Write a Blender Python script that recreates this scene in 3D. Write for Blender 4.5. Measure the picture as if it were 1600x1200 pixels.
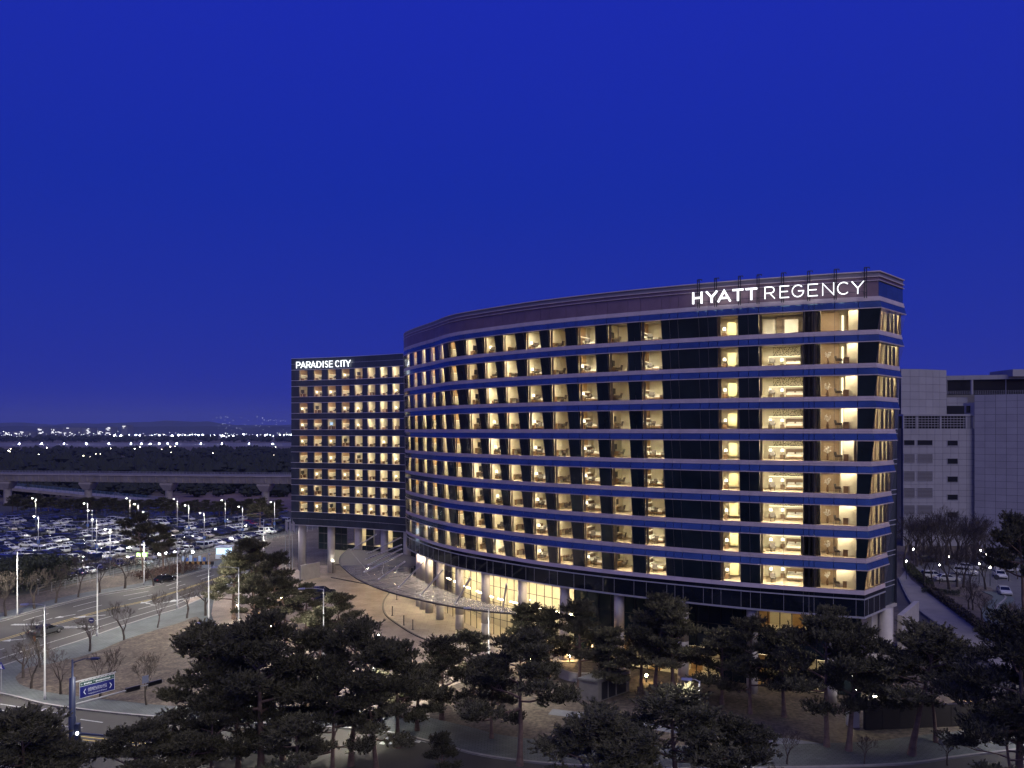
import bpy, bmesh, math, random
from mathutils import Vector, Matrix, noise
R = random.Random(7)
for o in list(bpy.data.objects): bpy.data.objects.remove(o)
SC = bpy.context.scene
COL = SC.collection
# ------------------------------------------------------------------ camera
F, HZ, CH = 1200.0, 672.0, 31.0
cam = bpy.data.cameras.new('camera'); cam.sensor_width = 36; cam.lens = 36*F/1600
cam.shift_y = (HZ-600)/1600; cam.clip_start = 1; cam.clip_end = 40000
co = bpy.data.objects.new('camera', cam); COL.objects.link(co)
co.location = (0, 0, CH); co.rotation_euler = (math.pi/2, 0, 0); SC.camera = co
# ------------------------------------------------------------------ dusk sky
W = bpy.data.worlds.new('World'); SC.world = W; W.use_nodes = True
nt = W.node_tree; nt.nodes.clear()
out = nt.nodes.new('ShaderNodeOutputWorld'); bg = nt.nodes.new('ShaderNodeBackground')
tc = nt.nodes.new('ShaderNodeTexCoord'); sep = nt.nodes.new('ShaderNodeSeparateXYZ')
nt.links.new(tc.outputs['Generated'], sep.inputs[0])
rmp = nt.nodes.new('ShaderNodeValToRGB'); cr = rmp.color_ramp
cr.elements[0].position = 0.0; cr.elements[0].color = (.030, .040, .31, 1)
cr.elements[1].position = 1.0; cr.elements[1].color = (.008, .020, .36, 1)
for p, c in ((.014, (.026, .036, .318)), (.047, (.0140, .0265, .325)), (.13, (.0118, .0265, .335)), (.285, (.0070, .0240, .355)), (.49, (.0060, .0210, .412))):
    e = cr.elements.new(p); e.color = c+(1,)
nt.links.new(sep.outputs[2], rmp.inputs[0])
sky = nt.nodes.new('ShaderNodeTexSky'); sky.sky_type = 'NISHITA'; sky.sun_disc = False
sky.sun_elevation = math.radians(-6); sky.sun_rotation = math.radians(180)
mad = nt.nodes.new('ShaderNodeVectorMath'); mad.operation = 'MULTIPLY_ADD'
mad.inputs[1].default_value = (8, 8, 8)
nt.links.new(sky.outputs[0], mad.inputs[0]); nt.links.new(rmp.outputs[0], mad.inputs[2])
nt.links.new(mad.outputs[0], bg.inputs[0]); bg.inputs[1].default_value = 1.0
nt.links.new(bg.outputs[0], out.inputs[0])
sl = bpy.data.lights.new('twilight_fill', 'SUN'); sl.energy = 1.1; sl.angle = math.radians(54); sl.color = (1, .91, .77)
so = bpy.data.objects.new('twilight_fill', sl); COL.objects.link(so)   # broad soft sun added as neutral fill, high behind the camera
so.rotation_euler = Vector((math.sin(.56)*math.cos(.85), -math.cos(.56)*math.cos(.85), math.sin(.85))).to_track_quat('Z', 'Y').to_euler()
W.cycles.sampling_method = 'MANUAL'; W.cycles.sample_map_resolution = 512
# ------------------------------------------------------------------ exposure, sampling
vs = SC.view_settings; vs.view_transform = 'Standard'; vs.look = 'None'; vs.exposure = 0; vs.gamma = 1
SC.render.engine = 'CYCLES'; cy = SC.cycles
cy.use_denoising = True; cy.denoiser = 'OPENIMAGEDENOISE'
cy.max_bounces = 6; cy.diffuse_bounces = 3; cy.glossy_bounces = 3; cy.transmission_bounces = 4; cy.volume_bounces = 0
cy.transparent_max_bounces = 24; cy.sample_clamp_indirect = 3; cy.sample_clamp_direct = 0
cy.use_light_tree = True; cy.caustics_reflective = False; cy.caustics_refractive = False

# ================================================================== helpers
def G(px, py, z=0.0):
    d = (CH-z)*F/(py-HZ); return Vector(((px-800)*d/F, d, z))
def PD(px, py, d): return Vector(((px-800)*d/F, d, CH-(py-HZ)*d/F))
def proj(p): return (800+F*p[0]/p[1], HZ+(CH-p[2])*F/p[1])

MATS = {}
def principled(name, base, rough=.6, metal=0, spec=.5, var=0, scale=1.0, coat=0, bump=0, objrand=0, base2=None, detail=4, fine=0):
    if name in MATS: return MATS[name]
    m = bpy.data.materials.new(name); m.use_nodes = True; MATS[name] = m
    n = m.node_tree.nodes; l = m.node_tree.links; b = n['Principled BSDF']
    b.inputs['Base Color'].default_value = tuple(base)+(1,)
    b.inputs['Roughness'].default_value = rough; b.inputs['Metallic'].default_value = metal
    b.inputs['Specular IOR Level'].default_value = spec; b.inputs['Coat Weight'].default_value = coat
    if var or base2:
        t = n.new('ShaderNodeTexCoord'); nz = n.new('ShaderNodeTexNoise'); nz.inputs['Scale'].default_value = scale
        nz.inputs['Detail'].default_value = detail; nz.inputs['Roughness'].default_value = .65
        l.new(t.outputs['Object'], nz.inputs['Vector'])
        r = n.new('ShaderNodeValToRGB'); r.color_ramp.elements[0].position = .33; r.color_ramp.elements[1].position = .68
        c2 = base2 or tuple(min(1, x*(1+var)) for x in base)
        c1 = base if base2 else tuple(x*(1-var) for x in base)
        r.color_ramp.elements[0].color = tuple(c1)+(1,); r.color_ramp.elements[1].color = tuple(c2)+(1,)
        l.new(nz.outputs['Fac'], r.inputs[0]); last = r.outputs[0]
        if objrand:
            oi = n.new('ShaderNodeObjectInfo'); mr = n.new('ShaderNodeMapRange')
            mr.inputs[3].default_value = 1-objrand; mr.inputs[4].default_value = 1+objrand
            l.new(oi.outputs['Random'], mr.inputs[0])
            hs = n.new('ShaderNodeHueSaturation'); l.new(mr.outputs[0], hs.inputs['Value']); l.new(last, hs.inputs['Color']); last = hs.outputs[0]
        if fine:
            nf = n.new('ShaderNodeTexNoise'); nf.inputs['Scale'].default_value = fine; nf.inputs['Detail'].default_value = 5; l.new(t.outputs['Object'], nf.inputs['Vector'])
            mf = n.new('ShaderNodeMapRange'); mf.inputs[1].default_value = .32; mf.inputs[2].default_value = .68; mf.inputs[3].default_value = .55; mf.inputs[4].default_value = 1.4; l.new(nf.outputs['Fac'], mf.inputs[0])
            hf = n.new('ShaderNodeHueSaturation'); l.new(mf.outputs[0], hf.inputs['Value']); l.new(last, hf.inputs['Color']); last = hf.outputs[0]
        l.new(last, b.inputs['Base Color'])
        if bump:
            bp = n.new('ShaderNodeBump'); bp.inputs['Strength'].default_value = bump; bp.inputs['Distance'].default_value = .05
            nz2 = n.new('ShaderNodeTexNoise'); nz2.inputs['Scale'].default_value = scale*6; l.new(t.outputs['Object'], nz2.inputs['Vector'])
            l.new(nz2.outputs['Fac'], bp.inputs['Height']); l.new(bp.outputs[0], b.inputs['Normal'])
    return m
def emit(name, col, s, onesided=False):
    if name in MATS: return MATS[name]
    m = bpy.data.materials.new(name); m.use_nodes = True; MATS[name] = m
    n = m.node_tree.nodes; l = m.node_tree.links; n.remove(n['Principled BSDF'])
    e = n.new('ShaderNodeEmission'); e.inputs[0].default_value = tuple(col)+(1,); e.inputs[1].default_value = s
    l.new(e.outputs[0], n['Material Output'].inputs[0]); return m
def glassmat(name, tint=(.9, .93, .95), refl=1.0, rough=.02):
    if name in MATS: return MATS[name]
    m = bpy.data.materials.new(name); m.use_nodes = True; MATS[name] = m
    n = m.node_tree.nodes; l = m.node_tree.links; n.remove(n['Principled BSDF'])
    t = n.new('ShaderNodeBsdfTransparent'); t.inputs[0].default_value = tuple(tint)+(1,)
    g = n.new('ShaderNodeBsdfGlossy'); g.inputs['Roughness'].default_value = rough; g.inputs[0].default_value = (.9, .93, 1, 1)
    fr = n.new('ShaderNodeFresnel'); fr.inputs[0].default_value = 1.55
    mu = n.new('ShaderNodeMath'); mu.operation = 'MULTIPLY'; mu.inputs[1].default_value = refl; mu.use_clamp = True
    l.new(fr.outputs[0], mu.inputs[0])
    mx = n.new('ShaderNodeMixShader'); l.new(mu.outputs[0], mx.inputs[0]); l.new(t.outputs[0], mx.inputs[1]); l.new(g.outputs[0], mx.inputs[2])
    l.new(mx.outputs[0], n['Material Output'].inputs[0]); return m

def tag(o, label=None, cat=None, group=None, kind=None):
    if label: o['label'] = label
    if cat: o['category'] = cat
    if group: o['group'] = group
    if kind: o['kind'] = kind
    return o
def link(name, data, parent=None):
    o = bpy.data.objects.new(name, data); COL.objects.link(o)
    if parent is not None: o.parent = parent
    return o
def empty(name, loc=(0, 0, 0), rz=0):
    o = link(name, None); o.location = loc; o.rotation_euler = (0, 0, rz); o.empty_display_size = .2; return o
class MB:
    def __init__(s): s.v = []; s.f = []; s.mi = []; s.cur = 0
    def face(s, pts):
        i = len(s.v); s.v += [tuple(p) for p in pts]; s.f.append(tuple(range(i, i+len(pts)))); s.mi.append(s.cur)
    def hexa(s, p):   # p[0..3] one face, p[4..7] the opposite face
        i = len(s.v); s.v += [tuple(q) for q in p]
        for f in ((0, 1, 2, 3), (7, 6, 5, 4), (0, 4, 5, 1), (1, 5, 6, 2), (2, 6, 7, 3), (3, 7, 4, 0)):
            s.f.append(tuple(i+k for k in f)); s.mi.append(s.cur)
    def box(s, a, b, M=None):
        x0, y0, z0 = a; x1, y1, z1 = b
        p = [(x0, y0, z0), (x1, y0, z0), (x1, y0, z1), (x0, y0, z1), (x0, y1, z0), (x1, y1, z0), (x1, y1, z1), (x0, y1, z1)]
        if M is not None: p = [M @ Vector(q) for q in p]
        s.hexa(p)
    def tube(s, p0, p1, r0, r1=None, n=8, cap=True):
        r1 = r0 if r1 is None else r1
        p0 = Vector(p0); p1 = Vector(p1); d = (p1-p0)
        if d.length < 1e-6: return
        d.normalize(); a = d.orthogonal().normalized(); b = d.cross(a)
        i = len(s.v)
        for p, r in ((p0, r0), (p1, r1)):
            for k in range(n):
                t = 2*math.pi*k/n; s.v.append(tuple(p+a*(r*math.cos(t))+b*(r*math.sin(t))))
        for k in range(n):
            k2 = (k+1) % n; s.f.append((i+k, i+k2, i+n+k2, i+n+k)); s.mi.append(s.cur)
        if cap:
            s.f.append(tuple(i+n-1-k for k in range(n))); s.mi.append(s.cur)
            s.f.append(tuple(i+n+k for k in range(n))); s.mi.append(s.cur)
    def path(s, pts, rs, n=6):
        for k in range(len(pts)-1): s.tube(pts[k], pts[k+1], rs[k], rs[k+1], n, cap=(k == len(pts)-2))
    def lathe(s, prof, n=12, c=(0, 0, 0)):
        i = len(s.v)
        for r, z in prof:
            for k in range(n):
                t = 2*math.pi*k/n; s.v.append((c[0]+r*math.cos(t), c[1]+r*math.sin(t), c[2]+z))
        for j in range(len(prof)-1):
            for k in range(n):
                k2 = (k+1) % n; s.f.append((i+j*n+k, i+j*n+k2, i+(j+1)*n+k2, i+(j+1)*n+k)); s.mi.append(s.cur)
        s.f.append(tuple(i+n-1-k for k in range(n))); s.mi.append(s.cur)
        e = i+(len(prof)-1)*n; s.f.append(tuple(e+k for k in range(n))); s.mi.append(s.cur)
    def prism(s, pts, z0, z1):
        i = len(s.v); n = len(pts)
        s.v += [(p[0], p[1], z0) for p in pts]+[(p[0], p[1], z1) for p in pts]
        s.f.append(tuple(i+n-1-k for k in range(n))); s.mi.append(s.cur)
        s.f.append(tuple(i+n+k for k in range(n))); s.mi.append(s.cur)
        for k in range(n):
            k2 = (k+1) % n; s.f.append((i+k, i+k2, i+n+k2, i+n+k)); s.mi.append(s.cur)
    def mesh(s, name, mats, smooth=False):
        m = bpy.data.meshes.new(name); m.from_pydata(s.v, [], s.f)
        if not isinstance(mats, (list, tuple)): mats = [mats]
        for x in mats: m.materials.append(x)
        if len(mats) > 1: m.polygons.foreach_set('material_index', s.mi)
        if smooth: m.polygons.foreach_set('use_smooth', [True]*len(s.f))
        m.update(); return m
    def build(s, name, mats, parent=None, smooth=False, M=None):
        o = link(name, s.mesh(name, mats, smooth), parent)
        if M is not None: o.matrix_local = M
        return o
def poly_sheet(name, pts, z, mat, parent=None, thick=0.0):
    m = MB()
    P = [(p[0], p[1]) for p in pts]
    A = sum(P[i][0]*P[(i+1) % len(P)][1]-P[(i+1) % len(P)][0]*P[i][1] for i in range(len(P)))
    if A < 0: P = P[::-1]
    if thick: m.prism(P, z-thick, z)
    else: m.face([(p[0], p[1], z) for p in P])
    return m.build(name, mat, parent)
def offset_poly(pts, off):
    res = []
    for i, p in enumerate(pts):
        a = Vector(pts[max(i-1, 0)][:2]); b = Vector(pts[min(i+1, len(pts)-1)][:2]); t = (b-a).normalized()
        res.append(Vector((p[0]-t.y*off, p[1]+t.x*off)))
    return res
def strip(m, pts, a, b, z0, z1=None):
    A = offset_poly(pts, a); B = offset_poly(pts, b)
    for i in range(len(pts)-1):
        if z1 is None: m.face([(A[i].x, A[i].y, z0), (A[i+1].x, A[i+1].y, z0), (B[i+1].x, B[i+1].y, z0), (B[i].x, B[i].y, z0)])
        else: m.hexa([(A[i].x, A[i].y, z0), (A[i+1].x, A[i+1].y, z0), (A[i+1].x, A[i+1].y, z1), (A[i].x, A[i].y, z1),
                      (B[i].x, B[i].y, z0), (B[i+1].x, B[i+1].y, z0), (B[i+1].x, B[i+1].y, z1), (B[i].x, B[i].y, z1)])
def catmull(P, step=.1):
    P = [Vector(p) for p in P]; P = [2*P[0]-P[1]]+P+[2*P[-1]-P[-2]]; o = []
    for i in range(1, len(P)-2):
        a, b, c, d = P[i-1:i+3]; n = max(2, int((c-b).length/step))
        for k in range(n):
            t = k/n; o.append(.5*((2*b)+(c-a)*t+(2*a-5*b+4*c-d)*t*t+(3*b-a-3*c+d)*t**3))
    o.append(P[-2]); return o
def bezier_smooth(pts, n=6): return catmull([Vector((p[0], p[1])) for p in pts], step=max(.5, 1.0))
ORD = ['zeroth', 'first', 'second', 'third', 'fourth', 'fifth', 'sixth', 'seventh', 'eighth', 'ninth', 'tenth', 'eleventh', 'twelfth', 'thirteenth',
       'fourteenth', 'fifteenth', 'sixteenth', 'seventeenth', 'eighteenth', 'nineteenth', 'twentieth']
def nth(k):
    if k <= 20: return ORD[k]
    t, u = divmod(k, 10); T = ['', '', 'twenty', 'thirty', 'forty', 'fifty', 'sixty', 'seventy', 'eighty', 'ninety'][t]
    return T+'-'+ORD[u] if u else T[:-1]+'ieth'

# ================================================================== materials
M_alu = principled('lilac_aluminium', (.70, .58, .57), .42, .15, .5, var=.10, scale=.8)
M_span = principled('blue_spandrel_glass', (.15, .22, .27), .12, .80, .5, var=.20, scale=.35)
M_dark = principled('dark_curtain_wall_glass', (.014, .026, .033), .07, 0, .6, var=.35, scale=.22)
M_dark2 = principled('dark_teal_glass', (.060, .074, .095), .16, .25, .6, var=.25, scale=.3)
M_apron = principled('apron_glass', (.010, .014, .022), .07, .1, .6, var=.3, scale=.3)
M_purp = principled('purple_parapet_panel', (.26, .17, .19), .38, .25, .5, var=.15, scale=.4)
M_line = principled('pale_mullion', (.62, .60, .62), .4, .4)
M_steel = principled('dark_steel', (.045, .047, .055), .45, .5)
M_frame = principled('mullion_dark', (.02, .02, .022), .4, .3)
M_glass = glassmat('room_glass', refl=1.6)
M_glass_w = glassmat('lobby_glass', (.93, .94, .92), .7)
M_canopy = None
M_conc = principled('pale_concrete', (.42, .39, .37), .75, var=.14, scale=.5, bump=.15)
M_conc2 = principled('viaduct_concrete', (.34, .30, .29), .8, var=.22, scale=.25, bump=.2)
M_col = principled('column_stone', (.50, .46, .43), .55, var=.08, scale=.7)
M_cream = principled('cream_wall', (.78, .70, .53), .7, var=.05, scale=.6)
M_wood = principled('wood_wall', (.42, .25, .11), .5, base2=(.50, .32, .15), scale=2.0)
M_tan = principled('tan_curtain', (.60, .49, .32), .8, var=.12, scale=3)
M_carpet = principled('carpet', (.36, .28, .19), .95, var=.2, scale=2)
M_white = principled('linen_white', (.78, .75, .68), .8)
M_black = principled('black_plastic', (.012, .012, .014), .35)
M_brownf = principled('furniture_brown', (.20, .12, .065), .45, var=.2, scale=3)
M_sheer = principled('grey_curtain', (.10, .095, .085), .85, var=.25, scale=5)
E_cove = emit('cove_light', (1, .86, .58), 78)
E_cove_b = emit('bright_cove_light', (1, .88, .62), 118)
E_cove_d = emit('dim_cove_light', (1, .84, .55), 56)
E_end = emit('end_cove_light', (1, .80, .48), 34)
E_bed = emit('bedroom_cove_light', (1, .88, .62), 170)
E_suite = emit('living_cove_light', (1, .83, .56), 48)
E_lamp = emit('lamp_shade_glow', (1, .88, .62), 4)
E_line = emit('wall_light_line', (1, .84, .55), 2.2)
E_sign = emit('sign_white', (.93, .96, 1), 2.3)
E_screen = emit('tv_screen', (.55, .75, 1), 1.2)
E_flood = emit('floodlight_glow', (.92, .96, 1), 60); E_tiny = emit('tiny_far_glow', (.9, .94, 1), 4); E_hill = emit('hill_far_glow', (.8, .88, 1), 2.2)
E_lot = emit('lot_lamp_glow', (1, .95, .80), 22); E_lotd = emit('lot_lamp_lens', (1, .94, .80), 3200)
E_head = emit('street_lamp_glow', (1, .95, .82), 4300)
E_post = emit('post_lamp_glow', (1, .93, .78), 75)
E_amber = emit('amber_glow', (1, .66, .30), 170)
E_red = emit('red_glow', (1, .05, .03), 12)
E_green = emit('green_led', (.45, 1, .25), 6)
E_blue = emit('blue_led', (.15, .3, 1), 1.2)
E_lobby = emit('lobby_cove', (1, .82, .50), 34); E_rest = emit('restaurant_cove', (1, .80, .46), 8)
E_down = emit('downlight', (1, .80, .54), 620)
E_farwin = emit('far_window', (.95, .95, 1), 1.6)
M_pole = principled('galvanised_pole', (.36, .36, .36), .5, .2)
M_navy = principled('navy_paint', (.035, .045, .095), .4, .1)

# ================================================================== ground setting
M_ground = principled('dry_ground', (.075, .060, .045), .95, base2=(.165, .132, .098), scale=.25, bump=.4, detail=8, fine=2.2)
gm = MB(); gm.face([(-30000, -2000, 0), (30000, -2000, 0), (30000, 36000, 0), (-30000, 36000, 0)])
tag(gm.build('ground', M_ground), kind='structure')
M_asph = principled('asphalt', (.056, .050, .042), .85, base2=(.086, .079, .068), scale=.12, bump=.1, detail=10)
M_asph2 = principled('lot_asphalt', (.052, .053, .05), .85, base2=(.075, .074, .066), scale=.2, detail=8)
M_grass = principled('dry_lawn', (.058, .044, .032), .95, base2=(.150, .115, .082), scale=.7, bump=1.0, detail=14, fine=2.6)
M_mark = principled('road_paint', (.46, .46, .44), .8, var=.3, scale=2.5)
M_yel = principled('yellow_road_paint', (.55, .40, .09), .7, var=.12, scale=3)
M_kerb = principled('kerb_stone', (.28, .27, .25), .8, var=.12, scale=1.2)
def brickmat(name, c1, c2, mortar, sx, sy, dots=None):
    m = bpy.data.materials.new(name); m.use_nodes = True; MATS[name] = m
    n = m.node_tree.nodes; l = m.node_tree.links; b = n['Principled BSDF']; b.inputs['Roughness'].default_value = .8
    t = n.new('ShaderNodeTexCoord'); br = n.new('ShaderNodeTexBrick')
    br.inputs['Color1'].default_value = c1+(1,); br.inputs['Color2'].default_value = c2+(1,); br.inputs['Mortar'].default_value = mortar+(1,)
    br.inputs['Scale'].default_value = 1; br.inputs['Brick Width'].default_value = sx; br.inputs['Row Height'].default_value = sy
    br.inputs['Mortar Size'].default_value = .03
    l.new(t.outputs['Object'], br.inputs['Vector']); last = br.outputs['Color']
    nz = n.new('ShaderNodeTexNoise'); nz.inputs['Scale'].default_value = .3; nz.inputs['Detail'].default_value = 6; l.new(t.outputs['Object'], nz.inputs['Vector'])
    mr = n.new('ShaderNodeMapRange'); mr.inputs[1].default_value = .3; mr.inputs[2].default_value = .7; mr.inputs[3].default_value = .72; mr.inputs[4].default_value = 1.2
    l.new(nz.outputs['Fac'], mr.inputs[0])
    hs = n.new('ShaderNodeHueSaturation'); l.new(mr.outputs[0], hs.inputs['Value']); l.new(last, hs.inputs['Color']); last = hs.outputs[0]
    if dots:
        vo = n.new('ShaderNodeTexVoronoi'); vo.inputs['Scale'].default_value = 1/dots; vo.inputs['Randomness'].default_value = 0
        l.new(t.outputs['Object'], vo.inputs['Vector'])
        cp = n.new('ShaderNodeMath'); cp.operation = 'LESS_THAN'; cp.inputs[1].default_value = .17; l.new(vo.outputs['Distance'], cp.inputs[0])
        mx = n.new('ShaderNodeMixRGB'); mx.inputs[2].default_value = (.42, .44, .42, 1); l.new(cp.outputs[0], mx.inputs[0]); l.new(last, mx.inputs[1]); last = mx.outputs[0]
    l.new(last, b.inputs['Base Color']); return m
M_side = brickmat('sidewalk_blocks', (.098, .108, .104), (.125, .136, .128), (.055, .062, .06), .6, .3, dots=.75)
M_plaza = brickmat('plaza_pavers', (.36, .29, .22), (.43, .35, .27), (.16, .13, .10), .5, .28)
M_pave = brickmat('entrance_pavers', (.36, .31, .26), (.42, .37, .31), (.22, .19, .16), 1.6, .8)

# main road (left)
north = [G(*p) for p in ((-160, 1012), (-60, 985), (0, 970), (72, 950), (153, 930), (240, 915), (273, 904), (327, 889), (365, 877), (400, 868))]
south = [G(*p) for p in ((-160, 1098), (-60, 1063), (0, 1042), (72, 1018), (132, 999), (180, 982), (242, 962), (277, 952), (300, 942), (345, 924), (385, 908))]
def resample(P, n):
    P = [Vector((p[0], p[1])) for p in P]; P = catmull(P, .5); L = [0]
    for i in range(1, len(P)): L.append(L[-1]+(P[i]-P[i-1]).length)
    o = []; j = 0
    for k in range(n):
        s = L[-1]*k/(n-1)
        while j < len(L)-2 and L[j+1] < s: j += 1
        t = (s-L[j])/max(1e-9, L[j+1]-L[j]); o.append(P[j].lerp(P[j+1], min(1, t)))
    return o
NR = 60
Nn = resample(north, NR); Ss = resample(south, NR)
tag(poly_sheet('road', Nn+Ss[::-1], .008, M_asph), kind='structure')
def mixline(f): return [Ss[i].lerp(Nn[i], f) for i in range(NR)]
def polyline_dash(m, P, w, z, on=None, off=None, s0=0):
    P = catmull(P, .5) if len(P) < 20 else P
    L = [0]
    for i in range(1, len(P)): L.append(L[-1]+(P[i]-P[i-1]).length)
    def at(s):
        for j in range(len(L)-1):
            if L[j+1] >= s: return P[j].lerp(P[j+1], (s-L[j])/max(1e-9, L[j+1]-L[j]))
        return P[-1]
    if on is None: strip(m, P, -w/2, w/2, z); return
    s = s0
    while s+on < L[-1]:
        strip(m, [at(s), at(s+on*.5), at(s+on)], -w/2, w/2, z); s += on+off
road_marks = MB(); yel = MB()
for f in (.505, .535): polyline_dash(yel, mixline(f), .17, .013)
for f, on, off in ((.32, 5, 5), (.68, 5, 5), (.83, 5, 5)): polyline_dash(road_marks, mixline(f), .17, .013, on, off)
for f in (.15, .975): polyline_dash(road_marks, mixline(f), .16, .013)
# kerbs and far sidewalk / near sidewalk
kb = MB(); strip(kb, Nn, 0, .3, 0, .15); tag(kb.build('kerb', M_kerb), kind='structure')
kb = MB(); strip(kb, Ss[:52], -.3, 0, 0, .15); tag(kb.build('kerb', M_kerb), kind='structure')
sw = MB(); strip(sw, Nn, .3, 4.0, .0, .13); tag(sw.build('sidewalk', M_side), kind='structure')
def ground_arrow(m, a, b, w, z):
    a = Vector((a.x, a.y)); b = Vector((b.x, b.y)); d = (b-a); L = d.length; d.normalize(); n = Vector((-d.y, d.x))
    def q(s, t): p = a+d*s+n*t; return (p.x, p.y, z)
    m.face([q(0, -w*.2), q(L*.62, -w*.2), q(L*.62, w*.2), q(0, w*.2)]); m.face([q(L*.62, -w), q(L, 0), q(L*.62, w)])
for (a, b, w) in (((318, 930), (250, 943), .9), ((238, 938), (219, 943), .8), ((245, 947), (225, 941), .4), ((165, 961), (113, 965), .8), ((118, 960), (84, 966), .7), ((40, 998), (2, 1002), .7)):
    ground_arrow(road_marks, G(*a), G(*b), w, .014)
# zebra-like hatch in the lane on the near carriageway
for k in range(16):
    a = G(92+k*3.2, 981-.12*k); t = Vector((.3, .95))
    if k % 4 != 3:
        for j in (0, 1, 2):
            c = Vector((a.x, a.y))+Vector((.95, -.3))*(j*.9-.9); strip(road_marks, [c, c+t*.5], -.28, .28, .0135)
for k in range(9):
    a = G(18+k*4.6, 977); strip(road_marks, [Vector((a.x, a.y)), Vector((a.x+.25, a.y+.8))], -.3, .3, .0135)
# front road
kline = [Vector(p) for p in ((-110, 108), (-85, 97), (-70, 93), (-60, 90), (-52.5, 86.5), (-45, 84.2), (-37.3, 82.5), (-28, 81), (-20, 80), (-13, 78.6), (-8, 76), (-3, 73), (4, 71), (14, 70), (25, 70.2), (36, 71), (43, 72.8), (56, 76), (75, 82), (100, 92))]
kl = catmull(kline, 1.0)
tag(poly_sheet('front_road', kl+[Vector((140, 60)), Vector((140, 20)), Vector((-140, 20)), Vector((-140, 95))], .006, M_asph), kind='structure')
kb = MB(); strip(kb, kl, 0, .3, 0, .15); tag(kb.build('kerb', M_kerb), kind='structure')
sw = MB(); strip(sw, kl, .3, 5.2, 0, .13); tag(sw.build('sidewalk', M_side), kind='structure')
def pxstroke(m, a, b, w, z=.012):
    A = G(*a); B = G(*b); strip(m, [Vector((A.x, A.y)), Vector((B.x, B.y))], -w/2, w/2, z)
for a, b in (((125.6, 1124), (160.6, 1129)), ((92, 1133), (129, 1137.5)), ((75, 1112), (109, 1116.5)), ((225, 1137), (235, 1138)), ((191, 1145), (204, 1146.5)), ((10, 1111), (0, 1109.5)), ((0, 1100), (70, 1111)), ((262, 1150), (300, 1154))):
    pxstroke(road_marks, a, b, .2)
for dy in (0, 5): pxstroke(yel, (60, 1143+dy), (330, 1174+dy), .16)
ground_arrow(road_marks, G(78, 1112), G(60, 1109), .8, .0125)
for k in range(5): pxstroke(road_marks, (132+k*13, 1178-k*1.4), (143+k*13, 1167-k*.6), .34)
for k in range(7): pxstroke(road_marks, (596+k*11, 1163-k*.6), (609+k*12, 1152-k*.8), .55)
# lawn between the two roads, gently uneven
lawn_px = [(24, 1060), (40, 1047), (90, 1036), (144, 1022), (195, 1001), (246, 985), (288, 972), (306, 966), (316, 972), (320, 990), (330, 1020), (345, 1050), (345, 1085), (320, 1105), (256, 1104), (171, 1095), (99, 1087), (50, 1078), (30, 1070)]
LW = catmull([Vector(G(*p)[:2]) for p in lawn_px+[lawn_px[0]]], 1.2)[:-1]
paved = [Vector(p[:2]) for p in ([Ss[i] for i in range(8, 50)])]+[Vector(G(*p)[:2]) for p in ((330, 960), (345, 1000), (360, 1060), (380, 1110))]+[kl[i] for i in range(len(kl)-1, -1, -1) if -75 < kl[i].x < -36]
tag(poly_sheet('paved_corner', offset_poly(paved, 0), .131, M_side, thick=.12), kind='structure')
bm = bmesh.new(); vs_ = [bm.verts.new((p.x, p.y, .15)) for p in LW]; f = bm.faces.new(vs_)
if f.normal.z < 0: f.normal_flip()
bmesh.ops.triangulate(bm, faces=[f]); bmesh.ops.subdivide_edges(bm, edges=bm.edges[:], cuts=3, use_grid_fill=True)
bnd = {v.index for e in bm.edges if e.is_boundary for v in e.verts}
bm.verts.index_update()
for v in bm.verts:
    if not v.is_boundary: v.co.z = .22+.28*(noise.noise(Vector((v.co.x*.11, v.co.y*.11, 0)))+.4)
me = bpy.data.meshes.new('lawn'); bm.to_mesh(me); bm.free(); me.materials.append(M_grass)
me.polygons.foreach_set('use_smooth', [True]*len(me.polygons))
tag(link('lawn', me), kind='structure')
# plaza and entrance pavement
tag(poly_sheet('plaza', [(-60, 140), (-52, 158), (-46, 176), (-20, 176), (-12, 150), (10, 112), (6, 101), (-4, 97), (-10, 90), (-8, 77.5), (-20, 80.5), (-22, 92), (-30, 102), (-40, 114), (-50, 126)], .010, M_plaza), kind='structure')
ek = [G(*p) for p in ((517, 903), (590, 917), (612, 924), (602, 938), (600, 950), (605, 962), (620, 974), (645, 990), (672, 1002), (720, 1020), (790, 1040))]
ekc = catmull([Vector(p[:2]) for p in ek[2:]], .6)
tag(poly_sheet('entrance_pavement', ekc+[Vector((12, 103)), Vector((2, 118)), Vector((-10, 140)), Vector((-18, 152))], .13, M_pave, thick=.125), kind='structure')
kb = MB(); strip(kb, ekc, -.28, 0, 0, .16); tag(kb.build('kerb', principled('dark_kerb', (.10, .09, .08), .8)), kind='structure')
ek2 = catmull([Vector(p[:2]) for p in ek[:3]], .8)
kb = MB(); strip(kb, ek2, 0, .28, 0, .16); tag(kb.build('kerb', MATS['dark_kerb']), kind='structure')
# footpath through the pines
pth = MB(); strip(pth, catmull([Vector(G(*p)[:2]) for p in ((860, 1112), (930, 1121), (1000, 1132), (1080, 1144), (1200, 1155), (1300, 1170))], 1), -.9, .9, .02); tag(pth.build('footpath', principled('path_blue_grey', (.17, .18, .20), .8, var=.15, scale=.8)), kind='structure')
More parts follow.
